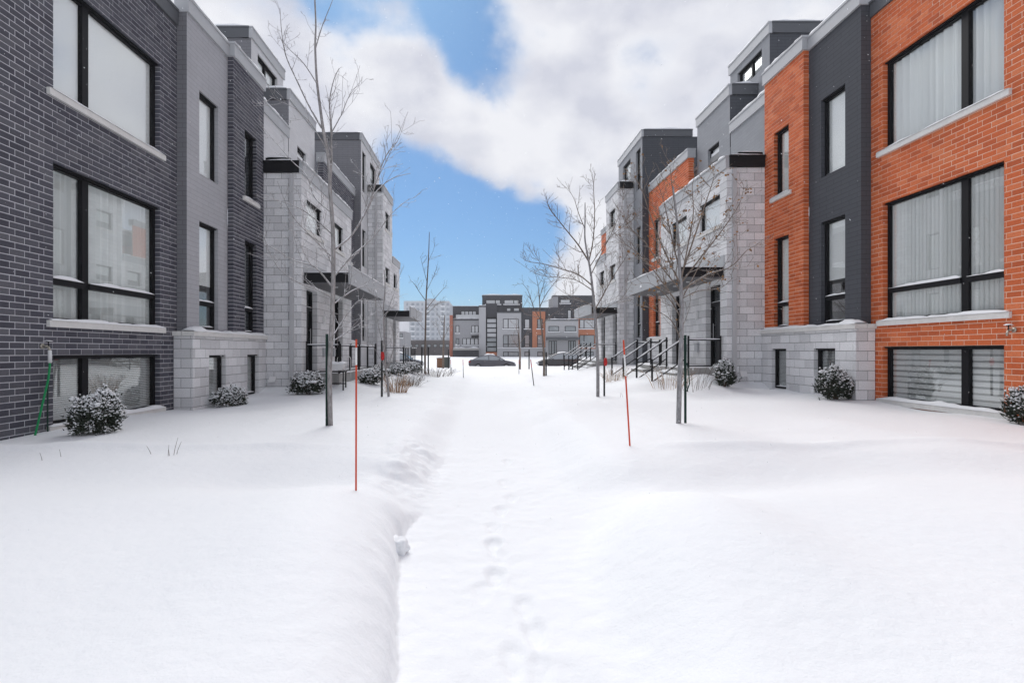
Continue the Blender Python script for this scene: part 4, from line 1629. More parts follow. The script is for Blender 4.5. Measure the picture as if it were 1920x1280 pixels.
dS = 4.12
bx = (667.5 - 915) * dS / 1000
stake('marker_stake', 'red and white snow marker stake on the left bank, nearest of all', 'marker stake', (bx, dS, gz(bx, dS)), P(668, dS, 636), .0072,
      [(0, .83, 'red_paint', 'rod'), (.83, .945, 'white_band', 'band'), (.945, 1, 'red_paint', 'tip')], 'snow marker stakes')
d2 = 6.25
bx = (1181 - 915) * d2 / 1000
stake('marker_stake', 'leaning red snow marker stake right of the path', 'marker stake', (bx, d2, gz(bx, d2)), P(1169, d2, 637), .010,
      [(0, .66, 'red_paint', 'rod'), (.66, .86, 'white_band', 'band'), (.86, 1, 'red_paint', 'tip')], 'snow marker stakes')
for px, pt, py, d, lb in ((1001, 995, 728, 17, 'thin leaning snow marker right of the path, before the third right tree'),
                          (869, 868, 712, 24, 'thin snow marker left of the path, in front of the dark sedan'),
                          (846, 845, 708, 26, 'thin snow marker at the left, near the brick end of the far houses'),
                          (973, 973, 704, 27, 'thin snow marker before the far light grey bay')):
    bx = (px - 915) * d / 1000
    stake('marker_stake', lb, 'marker stake', (bx, d, gz(bx, d)), P(pt, d, 674), .014, [(0, .7, 'stake_dark', 'rod'), (.7, 1, 'red_tape', 'tip')], 'snow marker stakes')


def tpost(label, px, d, ptop, mats, w_=.035, tag=False, lean=0):
    bx = (px - 915) * d / 1000
    z0, z1 = gz(bx, d) - .2, P(px, d, ptop).z
    o = thing('tree_stake', label, 'tree stake', (bx, d, gz(bx, d)), 'steel stakes beside the trees')
    m = MB()
    Fx = Frame((bx, d, 0), (1, 0, 0), (0, -1, 0))
    m.box(Fx, -w_ / 2, w_ / 2, z0, z1, -.004, .004)
    m.box(Fx, -.004, .004, z0, z1 - .01, .004, w_)
    m.build('post', mats, o)
    if tag:
        m = MB()
        m.tube([(bx + .02, d - .04, z1 - .48), (bx + .025, d - .04, z1 - .40), (bx + .02, d - .04, z1 - .28)], [.03, .05, .035], 8)
        m.build('tape', 'red_tape', o, smooth=True)
    return o


tpost('dark green steel stake touching the nearest left tree trunk', 613, 7.92, 626, 'stake_green', .04)
o = tpost('green steel stake right of the nearest right tree trunk', 1285, 7.85, 628, 'stake_green', .035)
m = MB()
p0 = P(1288, 7.83, 680)
m.tube([p0, p0 + Vector((.02, 0, -.12)), p0 + Vector((.04, 0, -.3)), p0 + Vector((.0, 0, -.42))], .008, 6)
m.build('tie', 'stake_green', o, smooth=True)
tpost('black stake with red tape left of the second left tree', 716, 13.0, 638, 'stake_dark', .05, True)
tpost('black stake with red tape right of the second right tree', 1133, 13.5, 650, 'stake_dark', .045, True)
tpost('plain dark stake beside the tall thin third left tree', 791, 26, 650, 'stake_dark', .07)
tpost('second dark stake just right of the tall thin third left tree', 803, 26.5, 650, 'stake_dark', .07)
tpost('dark stake beside the third right tree', 1024, 25.2, 660, 'stake_dark', .07)
tpost('dark stake beside the small far left tree', 841, 40, 655, 'stake_dark', .09)
tpost('dark stake before the far orange brick bay', 992, 39, 655, 'stake_dark', .09)

# ------------------------------------------------------------------ shrubs


def shrub(label, px, d, py_base, rx, ry, rz, seed, n=1500, snow=.5, spiky=.0, group='snow dusted evergreen shrubs', leaf=.055, cx=None):
    rr = random.Random(seed)
    bx = (px - 915) * d / 1000 if cx is None else cx
    g = Vector((bx, d, gz(bx, d)))
    o = thing('shrub', label, 'shrub', g, group)
    st = MB()
    for k in range(7):
        a = rr.uniform(0, 6.28)
        st.tube([g - Vector((0, 0, .1)), g + Vector((math.cos(a) * rx * .4, math.sin(a) * ry * .4, rz * .9)), g + Vector((math.cos(a) * rx * .7, math.sin(a) * ry * .7, rz * 1.5))], [.014, .009, .003], 5)
    st.build('stem', 'stem_brown', o)
    fo, sn = MB(), MB()
    lump = [(Vector((rr.gauss(0, 1), rr.gauss(0, 1), rr.gauss(.3, .8))).normalized(), rr.uniform(.7, 1.12)) for _ in range(14)]
    for k in range(n):
        v = Vector((rr.gauss(0, 1), rr.gauss(0, 1), rr.gauss(0, 1))).normalized()
        if v.z < -.75:
            continue
        sc_ = 1.0
        for (lv, ls) in lump:
            q = max(0, v.dot(lv)) ** 8
            sc_ = sc_ * (1 - q) + ls * q
        rgh = 1 + .42 * noise.noise(v * 1.6 + Vector((seed * 3.3, 0, 0))) + .30 * noise.noise(v * 4.2 + Vector((0, seed * 2.1, 0)))
        rad = sc_ * rgh * (rr.uniform(.5, 1.0) ** .5)
        if rr.random() < .06:
            rad *= rr.uniform(1.05, 1.3)
        c = g + Vector((v.x * rx * rad, v.y * ry * rad, rz * .82 + v.z * rz * rad))
        up = Vector((rr.gauss(0, .35), rr.gauss(0, .35), .55 + spiky + rr.gauss(0, .2)))
        ax = (v * .9 + up).normalized()
        ln = leaf * rr.uniform(.7, 1.6) * (1 + spiky * (1.4 if rr.random() < .12 else .2))
        u = ax.cross(Vector((rr.gauss(0, 1), rr.gauss(0, 1), rr.gauss(0, 1)))).normalized()
        w2 = ax.cross(u)
        wd = leaf * .22
        # a sprig: a spindle with three faces and two side needles
        a0, a1, a2 = c + u * wd, c - u * wd * .5 + w2 * wd * .87, c - u * wd * .5 - w2 * wd * .87
        tip = c + ax * ln
        i = len(fo.v)
        fo.v += [tuple(a0), tuple(a1), tuple(a2), tuple(tip)]
        fo.f += [(i, i + 1, i + 3), (i + 1, i + 2, i + 3), (i + 2, i, i + 3)]
        fo.m += [0, 0, 0]
        for sgn in (1, -1):
            b = c + ax * ln * .35
            e = b + (u * sgn + ax * .8).normalized() * ln * .55
            fo.quad([b - w2 * wd * .6, e, b + w2 * wd * .6])
        cl = noise.noise(c * 9)
        if rr.random() < snow * (.30 + .9 * max(0, v.z + .15) + .9 * cl) and rad > .62:
            cc = c + ax * ln * rr.uniform(.3, .8) + Vector((0, 0, .008))
            s = leaf * rr.uniform(.18, .46) * (1 + .4 * max(0, v.z))
            i = len(sn.v)
            sn.v += [(cc.x + s, cc.y, cc.z), (cc.x, cc.y + s, cc.z), (cc.x - s, cc.y, cc.z), (cc.x, cc.y - s, cc.z), (cc.x, cc.y, cc.z + s * .8), (cc.x, cc.y, cc.z - s * .4)]
            for a, b in ((0, 1), (1, 2), (2, 3), (3, 0)):
                sn.f += [(i + a, i + b, i + 4), (i + b, i + a, i + 5)]
                sn.m += [0, 0]
    fo.build('foliage', 'needle_green', o)
    for k in range(int(26 * snow)):
        v = Vector((rr.gauss(0, 1), rr.gauss(0, 1), abs(rr.gauss(.5, .6)))).normalized()
        rgh = 1 + .42 * noise.noise(v * 1.6 + Vector((seed * 3.3, 0, 0))) + .30 * noise.noise(v * 4.2 + Vector((0, seed * 2.1, 0)))
        c = g + Vector((v.x * rx * rgh * .97, v.y * ry * rgh * .97, rz * .82 + v.z * rz * rgh * .97))
        s = leaf * rr.uniform(.45, 1.0)
        i = len(sn.v)
        rings = ((-.35, .55), (.05, 1.0), (.4, .8), (.62, .35))
        for (zz, q) in rings:
            for b in range(7):
                a = b * 2 * math.pi / 7 + zz
                j = q * s * rr.uniform(.75, 1.25)
                sn.v.append((c.x + math.cos(a) * j, c.y + math.sin(a) * j, c.z + zz * s))
        for r_ in range(3):
            for b in range(7):
                b2 = (b + 1) % 7
                sn.f.append((i + r_ * 7 + b, i + r_ * 7 + b2, i + r_ * 7 + 7 + b2, i + r_ * 7 + 7 + b))
                sn.m.append(0)
        sn.f.append(tuple(i + 21 + b for b in range(7)))
        sn.m.append(0)
    if sn.f:
        sn.build('snow_cap', 'snow_cap', o, smooth=True, kind='stuff')
    return o


shrub('rounded snow-flecked shrub before the left basement window, nearest shrub on the left', 181, 7.35, 830, .285, .28, .30, 1, n=3800, snow=1.25, leaf=.045)
shrub('low snowy shrub by the small basement windows of the left stone plinth', 434, 11.6, 760, .32, .28, .21, 2, n=2200, snow=1.5, leaf=.05)
shrub('snowy shrub at the corner of the left entrance railing', 578, 13.6, 737, .34, .30, .29, 3, n=2200, snow=1.1, leaf=.065, spiky=.2)
shrub('bristly shrub before the right stone plinth window', 1567, 11.05, 752, .30, .27, .33, 4, n=2000, snow=.9, leaf=.06, spiky=.6)
shrub('upright shrub beside the right entrance railing, below the downspout', 1358, 13.5, 722, .23, .22, .38, 5, n=1800, snow=.9, leaf=.06, spiky=.5)
shrub('shrub cut by the right edge of the view, below the brass tap', 1926, 7.8, 785, .20, .22, .28, 6, n=1600, snow=.9, leaf=.05, spiky=.6)
for i, (px, d, rx, rz, lb) in enumerate(((694, 16.0, .45, .30, 'snowy shrub left of the red-tagged left stake'), (712, 18.2, .45, .3, 'snowy shrub just behind the red-tagged left stake'),
                                         (772, 24.5, .55, .34, 'snowy shrub by the far left railing, near the tall thin tree'), (748, 21.5, .5, .3, 'snowy shrub behind the tan grasses on the left'))):
    shrub(lb, px, d, 710, rx * .72, rx * .6, rz * .72, 20 + i, n=800, snow=1.6, leaf=.075)


def grass_clump(label, px, d, n, h, spread, seed, mat='grass_tan', snowy=.25, sx=1.0):
    rr = random.Random(seed)
    bx = (px - 915) * d / 1000
    g = Vector((bx, d, gz(bx, d)))
    o = thing('grass_clump', label, 'dry grass', g, 'dry winter grasses and stems')
    m, s = MB(), MB()
    for k in range(n):
        a, q = rr.uniform(0, 6.28), rr.random() ** .5 * spread
        b = g + Vector((math.cos(a) * q * sx, math.sin(a) * q, -.05))
        hh = h * rr.uniform(.5, 1.1)
        out = Vector((math.cos(a) * q * .7 * sx + rr.gauss(0, .05), math.sin(a) * q * .7, 0))
        m.tube([b, b + out * .4 + Vector((0, 0, hh * .6)), b + out * 1.1 + Vector((0, 0, hh))], [.005, .004, .002], 3, caps=False)
        if rr.random() < snowy:
            p = b + out * .8 + Vector((0, 0, hh * rr.uniform(.6, .95)))
            s.tube([p, p + Vector((rr.gauss(0, .02), rr.gauss(0, .02), .04)), p + Vector((0, 0, .07))], [.006, .014, .005], 4)
    m.build('stems', mat, o, kind='stuff')
    if s.f:
        s.build('snow_cap', 'snow_cap', o, smooth=True, kind='stuff')


grass_clump('clump of tan dry grass by the second left tree', 742, 14.6, 120, .55, .26, 1, sx=1.1)
grass_clump('paler snow-tipped grass right of the tan clump on the left', 765, 17.5, 110, .42, .4, 2, 'stem_brown', .8)
grass_clump('dry stalks before the far right stair railing', 1152, 17.2, 60, .5, .35, 3, 'grass_tan', .3)
grass_clump('dry stalks at the foot of the nearest right steps', 1255, 14.2, 60, .55, .45, 4, 'grass_tan', .2)
grass_clump('thin dry stalks in the drift right of the nearest right tree', 1300, 13.2, 26, .6, .35, 5, 'stem_brown', .1)
grass_clump('dry stalks by the far left stakes', 815, 25, 120, .5, .8, 6, 'stem_brown', .7)


def stems(label, pts, seed):
    rr = random.Random(seed)
    px, d = pts[0][0], pts[0][1]
    bx = (px - 915) * d / 1000
    o = thing('dead_stems', label, 'dry stems', (bx, d, gz(bx, d)), 'bare stems poking out of the snow')
    m = MB()
    for (px, d, h, lean) in pts:
        x = (px - 915) * d / 1000
        b = Vector((x, d, gz(x, d) - .03))
        m.tube([b, b + Vector((lean * .4, 0, h * .5)), b + Vector((lean, 0, h))], [.003, .0025, .0015], 4, caps=False)
    m.build('stem', 'twig_red', o)


stems('two short bare stems in the snow below the left wall', [(80, 5.6, .11, -.03), (115, 5.75, .11, -.02)], 1)
stems('spray of bare stems in the snow right of the nearest left shrub', [(285, 5.9, .12, -.06), (315, 5.8, .15, .01), (325, 5.85, .22, .05), (330, 5.9, .17, .06), (318, 5.8, .1, -.01)], 2)
stems('short bare stems in the snow before the right steps', [(1163, 13.0, .16, .02), (1168, 13.0, .12, -.03)], 3)

# lump of snow fallen off the bank
def snow_lump(label, x, d, sx, sy, sz, seed):
    bm = bmesh.new()
    bmesh.ops.create_icosphere(bm, subdivisions=4, radius=1)
    z = gz(x, d)
    for v in bm.verts:
        c = v.co
        e = 2.4
        l = (abs(c.x) ** e + abs(c.y) ** e + abs(c.z) ** e) ** (1 / e)
        c /= l
        c *= 1 + .30 * noise.noise(c * 1.5 + Vector((seed, 0, 0))) + .10 * noise.noise(c * 4) + .03 * noise.noise(c * 11)
        v.co = Vector((c.x * sx, c.y * sy, c.z * sz))
    me = bpy.data.meshes.new('snow_lump')
    bm.to_mesh(me)
    bm.free()
    me.materials.append(M['snow'])
    me.polygons.foreach_set('use_smooth', [True] * len(me.polygons))
    o = bpy.data.objects.new('snow_lump', me)
    COL.objects.link(o)
    o.location = (x, d, z + sz * .55)
    o.rotation_euler = (.1, .05, .3)
    props(o, label, 'snow lump')


snow_lump('broken lump of snow at the foot of the left bank', (746 - 915) * 3.75 / 1000, 3.75, .07, .08, .07, 2)

# planter on the left landing
def planter():
    d = 14.35
    x = (632 - 915) * d / 1000
    z0 = P(632, d, 690).z
    g = gz(x, d)
    t = thing('planter', 'white snow-capped planter box on a black stand, left entrance', 'planter', (x, d, g))
    Fx = Frame((x, d, 0), (1, 0, 0), (0, -1, 0))
    m = MB()
    z1, z2 = P(632, d, 694).z, P(632, d, 682).z
    v = []
    for z, wx, wy in ((z1, .15, .13), (z2, .20, .17)):
        for a, b in ((-1, -1), (1, -1), (1, 1), (-1, 1)):
            v.append((x + a * wx, d + b * wy, z))
    m.v = v
    m.f = [(0, 3, 2, 1), (4, 5, 6, 7), (0, 1, 5, 4), (1, 2, 6, 5), (2, 3, 7, 6), (3, 0, 4, 7)]
    m.m = [0] * 6
    m.build('box', 'plastic_white', t)
    m = MB()
    m.box(Fx, -.23, .23, z1 - .05, z1 - .02, -.16, .16)
    for a in (-.2, .2):
        for b in (-.13, .13):
            m.box(Fx, a - .015, a + .015, g - .1, z1 - .05, b - .015, b + .015)
    m.box(Fx, -.2, .2, g + .1, g + .13, -.14, -.12)
    m.build('stand', 'black_metal', t)
    m = MB()
    m.cap(Fx, -.23, .23, -.2, .2, z2, .09, 2, seg=8)
    m.build('snow_cap', 'snow_cap', t, smooth=True)


planter()
def wire_rack():
    d = 14.9
    x = (645 - 915) * d / 1000
    g = P(645, d, 702).z
    t = thing('wire_rack', 'white wire garden hoops standing behind the snowy planter', 'garden hoop', (x, d, gz(x, d)))
    for q in (-.12, .12):
        m = MB()
        pts = [Vector((x + q - .07, d, g - .1)), Vector((x + q - .07, d, g + .42))] + [Vector((x + q + .07 * -math.cos(a * math.pi / 6), d, g + .42 + .09 * math.sin(a * math.pi / 6))) for a in range(1, 6)] + [Vector((x + q + .07, d, g + .42)), Vector((x + q + .07, d, g - .1))]
        m.tube(pts, .008, 5)
        m.build('hoop', 'white_band', t, smooth=True)


wire_rack()

# ------------------------------------------------------------------ street at the end of the lane
def car(label, px, d, mat, kind='sedan', flip=False, group='cars parked across the end of the lane'):
    x = (px - 915) * d / 1000
    z = gz(x, d) - .02
    t = thing('parked_car', label, 'car', (x, d, z), group)
    s = -1 if flip else 1
    if kind == 'sedan':
        body = [(-2.30, .32), (-2.38, .55), (-2.36, .82), (-2.20, .98), (-1.55, 1.02), (-.6, 1.0), (.4, .97), (1.0, .95), (1.75, .84), (2.22, .70), (2.36, .50), (2.32, .30), (1.9, .22), (-1.9, .22)]
        cab = [(-1.95, 1.0), (-1.35, 1.30), (-.85, 1.43), (-.2, 1.47), (.3, 1.42), (.75, 1.24), (1.25, .96)]
    else:
        body = [(-2.05, .36), (-2.12, .60), (-2.10, .95), (-2.0, 1.05), (-1.2, 1.06), (.3, 1.04), (.95, 1.0), (1.7, .92), (2.1, .75), (2.16, .5), (2.1, .32), (1.8, .25), (-1.8, .25)]
        cab = [(-2.0, 1.05), (-1.75, 1.5), (-1.3, 1.62), (-.4, 1.66), (.2, 1.6), (.6, 1.42), (1.1, 1.02)]
    W_ = .88
    m = MB()
    # body: rounded in plan by narrowing the ends and in section by an inset shoulder
    def wd(l, zz):
        e = 1 - .16 * max(0, (abs(l) - 1.5) / .88) ** 2
        return W_ * e * (1 - .05 * max(0, (zz - .75) / .3))
    n = len(body)
    rings = [(-1, .96), (-1, 1.0), (1, 1.0), (1, .96)]
    for sy, k in ((-1, 1.0), (-.9, .0), (.9, .0), (1, 1.0)):
        for (l, zz) in body:
            inset = 0 if abs(sy) == 1 else .0
            yy = (wd(l, zz)) * (1 if sy > 0 else -1) * (1 if abs(sy) == 1 else .93)
            zz2 = zz + (.035 if abs(sy) < 1 and zz > .6 else (-.02 if abs(sy) == 1 and zz > .6 else 0))
            m.v.append((x + s * l, d + yy, z + zz2))
    order = [0, 1, 2, 3]
    for q in range(3):
        for i in range(n):
            j = (i + 1) % n
            m.f.append((q * n + i, q * n + j, (q + 1) * n + j, (q + 1) * n + i))
            m.m.append(0)
    m.f.append(tuple(range(n)))
    m.f.append(tuple(reversed(range(3 * n, 4 * n))))
    m.m += [0, 0]
    m.build('body', mat, t)
    # cabin glass, roof, pillars
    g = MB()
    top = max(zz for _, zz in cab)
    cw = lambda zz: .83 - .42 * (zz - 1.0) * .6
    nb = len(cab)
    for sg in (-1, 1):
        for (l, zz) in cab:
            g.v.append((x + s * l, d + sg * cw(zz), z + zz))
    for i in range(nb - 1):
        g.f.append((i, i + 1, nb + i + 1, nb + i))
        g.m.append(1 if .25 < (i + .5) / (nb - 1) < .72 else 0)
    g.f.append(tuple(range(nb)))
    g.f.append(tuple(reversed(range(nb, 2 * nb))))
    g.m += [0, 0]
    g.build('cabin', ['car_glass', mat], t)
    pil = MB()
    for sg in (-1, 1):
        for i in range(nb - 1):
            a, b = cab[i], cab[i + 1]
            pil.tube([(x + s * a[0], d + sg * (cw(a[1]) + .005), z + a[1]), (x + s * b[0], d + sg * (cw(b[1]) + .005), z + b[1])], .035, 5)
        for l in (-.35, ):
            pil.tube([(x + s * l, d + sg * (cw(.98) + .005), z + .98), (x + s * (l - .02), d + sg * (cw(top) + .005), z + top - .03)], .035, 5)
    pil.build('pillars', mat, t)
    for l in (-1.42, 1.40):
        for sg in (-1, 1):
            c = Vector((x + s * l, d + sg * .80, z + .32))
            q = MB()
            q.tube([c - Vector((0, .11, 0)), c - Vector((0, .08, 0)), c + Vector((0, .08, 0)), c + Vector((0, .11, 0))], [.29, .32, .32, .29], 18)
            wl = q.build('wheel', 'tyre', t, smooth=False)
            q = MB()
            q.tube([c - Vector((0, .115, 0)), c + Vector((0, .115, 0))], .2, 14)
            q.build('rim', 'rim', wl)
    for sg in (-1, 1):
        q = MB()
        c = Vector((x + s * 2.2, d + sg * .62, z + .63))
        q.box(Frame((c.x, c.y, c.z), (1, 0, 0), (0, -1, 0)), -.12, .12, -.06, .06, -.16, .16)
        q.build('headlight', 'lamp_clear', t)
        q = MB()
        c = Vector((x - s * (2.28 if kind == 'sedan' else 2.03), d + sg * .64, z + .82))
        q.box(Frame((c.x, c.y, c.z), (1, 0, 0), (0, -1, 0)), -.10, .10, -.07, .07, -.16, .16)
        q.build('taillight', 'lamp_red', t)
        q = MB()
        c = Vector((x + s * .72, d + sg * .93, z + 1.02))
        q.box(Frame((c.x, c.y, c.z), (1, 0, 0), (0, -1, 0)), -.09, .06, -.06, .07, -.09, .09)
        q.build('mirror', mat, t)
    sn = MB()
    Fx = Frame((x, d, z), (s, 0, 0), (0, -1, 0))
    sn.cap(Fx, cab[2][0], cab[4][0], -.6, .6, top - .05, .2, 3, seg=8)
    sn.cap(Fx, 1.15, 2.05, -.6, .6, body[8][1] - .02, .12, 5, seg=6)
    sn.cap(Fx, body[3][0] + .1, cab[0][0] + .25, -.6, .6, 1.02, .07, 6, seg=4)
    sn.build('snow_cap', 'snow_cap', t, smooth=True)
    return t


car('dark grey sedan with snow on its roof, parked across the end of the path', 923, 54, 'car_grey')
car('black car under snow, half hidden by the right stair railings', 1048, 55, 'car_black', 'hatch', flip=True)
car('dark car hidden low behind the far left railing', 752, 53, 'car_grey', 'hatch')

# ------------------------------------------------------------------ far buildings
def far_frame(d):
    return Frame((0, d, EYE), (1, 0, 0), (0, -1, 0))


class Far:
    def __init__(self, d, o):
        self.d, self.o, self.F = d, o, far_frame(d)

    def x(self, px):
        return (px - 915) * self.d / 1000

    def h(self, py):
        return (658 - py) * self.d / 1000

    def mass(self, px0, px1, py0, py1, mat, out=0.0, depth=8, name='wall', snow=False, parent=None, h_low=None):
        m = MB()
        lo = self.h(py1) if h_low is None else h_low
        m.box(self.F, self.x(px0), self.x(px1), lo, self.h(py0), -depth, out)
        o = m.build(name, mat, parent or self.o)
        if snow:
            c = MB()
            c.cap(self.F, self.x(px0), self.x(px1), -min(depth, 2), out, self.h(py0), .25, px0, seg=10)
            c.build('snow_cap', 'snow_cap', o, smooth=True)
        return o

    def win(self, px0, px1, py0, py1, out, nm=1, sill=True, trans=None, glass='far_pane', mull=()):
        x0, x1, h0, h1 = self.x(px0), self.x(px1), self.h(py1), self.h(py0)
        m = MB()
        fr = .09
        m.box(self.F, x0, x0 + fr, h0, h1, out - .05, out + .05)
        m.box(self.F, x1 - fr, x1, h0, h1, out - .05, out + .05)
        m.box(self.F, x0 + fr, x1 - fr, h0, h0 + fr, out - .05, out + .049)
        m.box(self.F, x0 + fr, x1 - fr, h1 - fr, h1, out - .05, out + .049)
        for k in mull:
            xm = x0 + (x1 - x0) * k
            m.box(self.F, xm - .07, xm + .07, h0 + fr, h1 - fr, out - .05, out + .048)
        if trans:
            hm = h0 + (h1 - h0) * trans
            m.box(self.F, x0 + fr, x1 - fr, hm - .05, hm + .05, out - .05, out + .06)
        w_ = m.build('window', 'frame_black', self.o)
        p = MB()
        p.box(self.F, x0 + fr, x1 - fr, h0 + fr, h1 - fr, out - .04, out + .02)
        p.build('pane', glass, w_)
        if sill:
            c = MB()
            c.box(self.F, x0 - .15, x1 + .15, h0 - .16, h0 - .002, out - .05, out + .12)
            c.build('sill', 'snow_cap', w_)


M['far_pane'] = surf('far_pane', (.30, .32, .33), .12, amt=.35, scale=.9, spec=.8)
M['far_pane_pale'] = surf('far_pane_pale', (.55, .56, .57), .2, amt=.15, scale=.9, spec=.6)

M['far_red'] = surf('far_red', (.40, .15, .10), .9, amt=.25, scale=1.2, fine=.3, bscale=3)  # red brick strip darkened: its shadow is mixed into the colour
M['far_orange'] = surf('far_orange', (.52, .21, .12), .9, amt=.2, scale=.8, fine=.2, bscale=3)  # orange brick made paler, haze mixed into the base colour
D = 95
GL = -2.2
o1 = thing('townhouse', 'far grey townhouse at the left, with a glazed stair strip', 'townhouse', (-4, D, EYE - 1))
f = Far(D, o1)
f.mass(843.5, 849, 591, 0, 'far_red', out=.5, h_low=GL)
f.mass(848.5, 898, 573.5, 601, 'far_dark', out=-.6)
f.win(864, 893, 582.5, 598, -.6, mull=(.25, .5, .75), glass='far_pane_pale')
b = f.mass(850, 898, 600.5, 0, 'far_grey', h_low=GL)
f.mass(849, 898.5, 597.5, 600.4, 'far_dark', out=.15, depth=3, name='fascia', snow=True)
f.mass(855, 898, 590, 597, 'far_pane_pale', out=.05, depth=.1, name='balcony_guard')
for q in ((854.5, 861, 610, 624), (884, 897, 610, 624)):
    f.win(*q, 0, mull=(.5,) if q[1] - q[0] > 8 else (), glass='far_pane_pale')
f.win(854.5, 861, 634, 646.5, 0)
f.win(867, 897, 634, 646.5, 0, mull=(.25, .5, .75), glass='far_pane_pale')
f.mass(884, 898, 629.5, 633, 'black_metal', out=.9, depth=.5, name='canopy')
f.mass(851, 898, 652.5, 656.5, 'concrete', out=2.2, depth=2, name='garage_roof', snow=True)
f.mass(850, 898, 656.6, 0, 'far_dark', out=1.6, depth=1.5, name='garage', h_low=GL)
f.mass(898, 911, 576, 0, 'far_light', out=.5, h_low=GL)
f.mass(897.5, 911.5, 573.3, 576, 'far_dark', out=.6, depth=3, name='fascia', snow=True)
f.mass(911, 932, 594.5, 660, 'black_metal', out=-.1)
for i in range(7):
    y0 = 597 + i * 8.9
    f.win(912.5, 931, y0, y0 + 8.6, -.1, sill=False, glass='far_pane' if i > 3 else 'far_pane_pale')
f.mass(911, 932, 660, 0, 'far_orange', out=.1, h_low=GL)
f.mass(911, 932, 569, 594.4, 'far_dark', out=-.3)
o2 = thing('townhouse', 'far townhouse with a light grey bay beside dark and orange brick strips', 'townhouse', (5, D, EYE - 1))
f = Far(D, o2)
f.mass(904, 980, 552.5, 590, 'far_dark', out=-1.0, name='roof_house')
f.mass(903.5, 980.5, 552, 554.8, 'metal_fascia_dark', out=-.9, depth=3, name='fascia', snow=True)
f.win(911, 938.5, 561, 569, -1.0, mull=(.65,), glass='far_pane_pale')
f.win(945.5, 973.5, 561, 569, -1.0, mull=(.65,), glass='far_pane_pale')
f.mass(932, 1082, 576, 602, 'far_dark', out=-.6)
f.mass(932, 977, 587, 652, 'far_light', out=.5)
f.mass(977, 998, 578, 652, 'far_dark', out=.05)
f.mass(998, 1022, 584, 652, 'far_orange', out=.3)
f.mass(931.5, 977.5, 585, 587, 'metal_fascia_dark', out=.6, depth=3, name='fascia')
f.mass(997.5, 1022.5, 581.5, 584, 'metal_fascia_dark', out=.4, depth=3, name='fascia')
f.mass(932, 1022, 652.6, 0, 'far_light', out=.6, name='plinth', h_low=GL)
f.mass(932, 1022, 651.6, 652.6, 'snow_cap', out=.75, depth=1, name='plinth_cap')
f.win(943, 972, 598, 616, .5, mull=(.33,), glass='far_pane_pale')
f.win(943, 972, 628, 651, .5, mull=(.33,), trans=.25)
f.win(943, 972, 659, 668, .6, mull=(.33,))
f.win(983.5, 993, 598, 616, .05, glass='far_pane_pale')
f.win(983.5, 993, 628, 651, .05, trans=.25)
f.win(983, 993, 659, 668, .6)
f.win(1007, 1017, 598, 616, .3, glass='far_pane')
f.win(1007, 1017, 628, 651, .3, trans=.25)
f.win(1007, 1017, 659, 668, .6)
for q in ((951, 957, 578, 582.5), (964, 973, 578, 582.5)):
    f.mass(*q, 'far_pane_pale', out=-.5, depth=.3, name='roof_vent')
o3 = thing('townhouse', 'far townhouse with a white two-door entrance block and orange brick bay', 'townhouse', (14, D, EYE - 1))
f = Far(D, o3)
f.mass(1022, 1082, 602, 0, 'far_light', out=1.4, h_low=GL)
f.mass(1021.5, 1082.5, 599.7, 602, 'metal_fascia_dark', out=1.5, depth=3, name='fascia', snow=True)
f.win(1027, 1046, 612, 622, 1.4, glass='far_pane')
f.win(1057, 1077, 612, 622, 1.4, glass='far_pane')
f.mass(1022, 1082, 632.5, 637.5, 'metal_fascia_dark', out=2.6, depth=-1.42, name='canopy')
for a, b in ((1027, 1042), (1063, 1077)):
    f.win(a, b, 639, 664, 1.4, mull=(.35, .7), sill=False)
f.mass(1022, 1082, 664.5, 0, 'concrete', out=3.2, depth=-1.45, name='landing', h_low=GL)
f.win(1065, 1072, 580.5, 597, -.6, glass='far_pane_pale')
f.mass(1048, 1118, 554, 582, 'far_dark', out=-1.2, name='roof_house')
f.mass(1038, 1048, 555, 579, 'far_grey', out=-1.1, name='roof_house')
f.mass(1037.5, 1118, 552.5, 555, 'metal_fascia_dark', out=-1.0, depth=3, name='fascia')
f.win(1052, 1071, 560, 567, -1.2, glass='far_pane_pale')
f.mass(1082, 1122, 576, 592, 'far_dark', out=-.6)
f.mass(1080, 1122, 592, 654, 'far_orange', out=.3)
f.win(1086, 1114, 599, 616, .3, mull=(.3,), glass='far_pane_pale')
f.win(1086, 1114, 628, 650, .3, mull=(.3,))
f.mass(1080, 1122, 654, 0, 'far_light', out=.4, name='plinth', h_low=GL)
f.win(1090, 1112, 659, 667, .4, mull=(.3,))

# pale apartment tower, far behind
D2 = 230
oa = thing('apartment_tower', 'pale apartment tower far behind the left railing, faded by falling snow', 'apartment building', (-28, D2, EYE))
f = Far(D2, oa)
f.mass(757, 842, 564, 0, 'apt_pale', h_low=-4, depth=30)
f.mass(800, 815, 559, 564, 'apt_pale', depth=8, out=-2, name='roof_house')
f.mass(842, 895, 571, 0, 'apt_pale', out=-6, h_low=-4, depth=20)
wm = None
for r_ in range(9):
    for c_ in range(9):
        px = 762 + c_ * 9.4
        py = 568 + r_ * 9.3
        bw = 5.2 if c_ % 3 else 3.2
        m = MB()
        m.box(f.F, f.x(px), f.x(px + bw), f.h(py + 5), f.h(py), -.2, .06)
        m.build('window', 'apt_glass', oa)
        if c_ % 3 == 1:
            m = MB()
            m.box(f.F, f.x(px - 1.5), f.x(px + bw + 1.5), f.h(py + 7.4), f.h(py + 5.4), .07, 1.2)
            m.build('balcony', 'white_wall', oa)
ob = thing('low_building', 'long low grey brick building with a snowy roof, left of the far townhouses', 'building', (-16, 125, EYE))
f = Far(125, ob)
f.mass(735, 848, 638, 0, 'far_brick', h_low=-2.5, depth=14, snow=True)
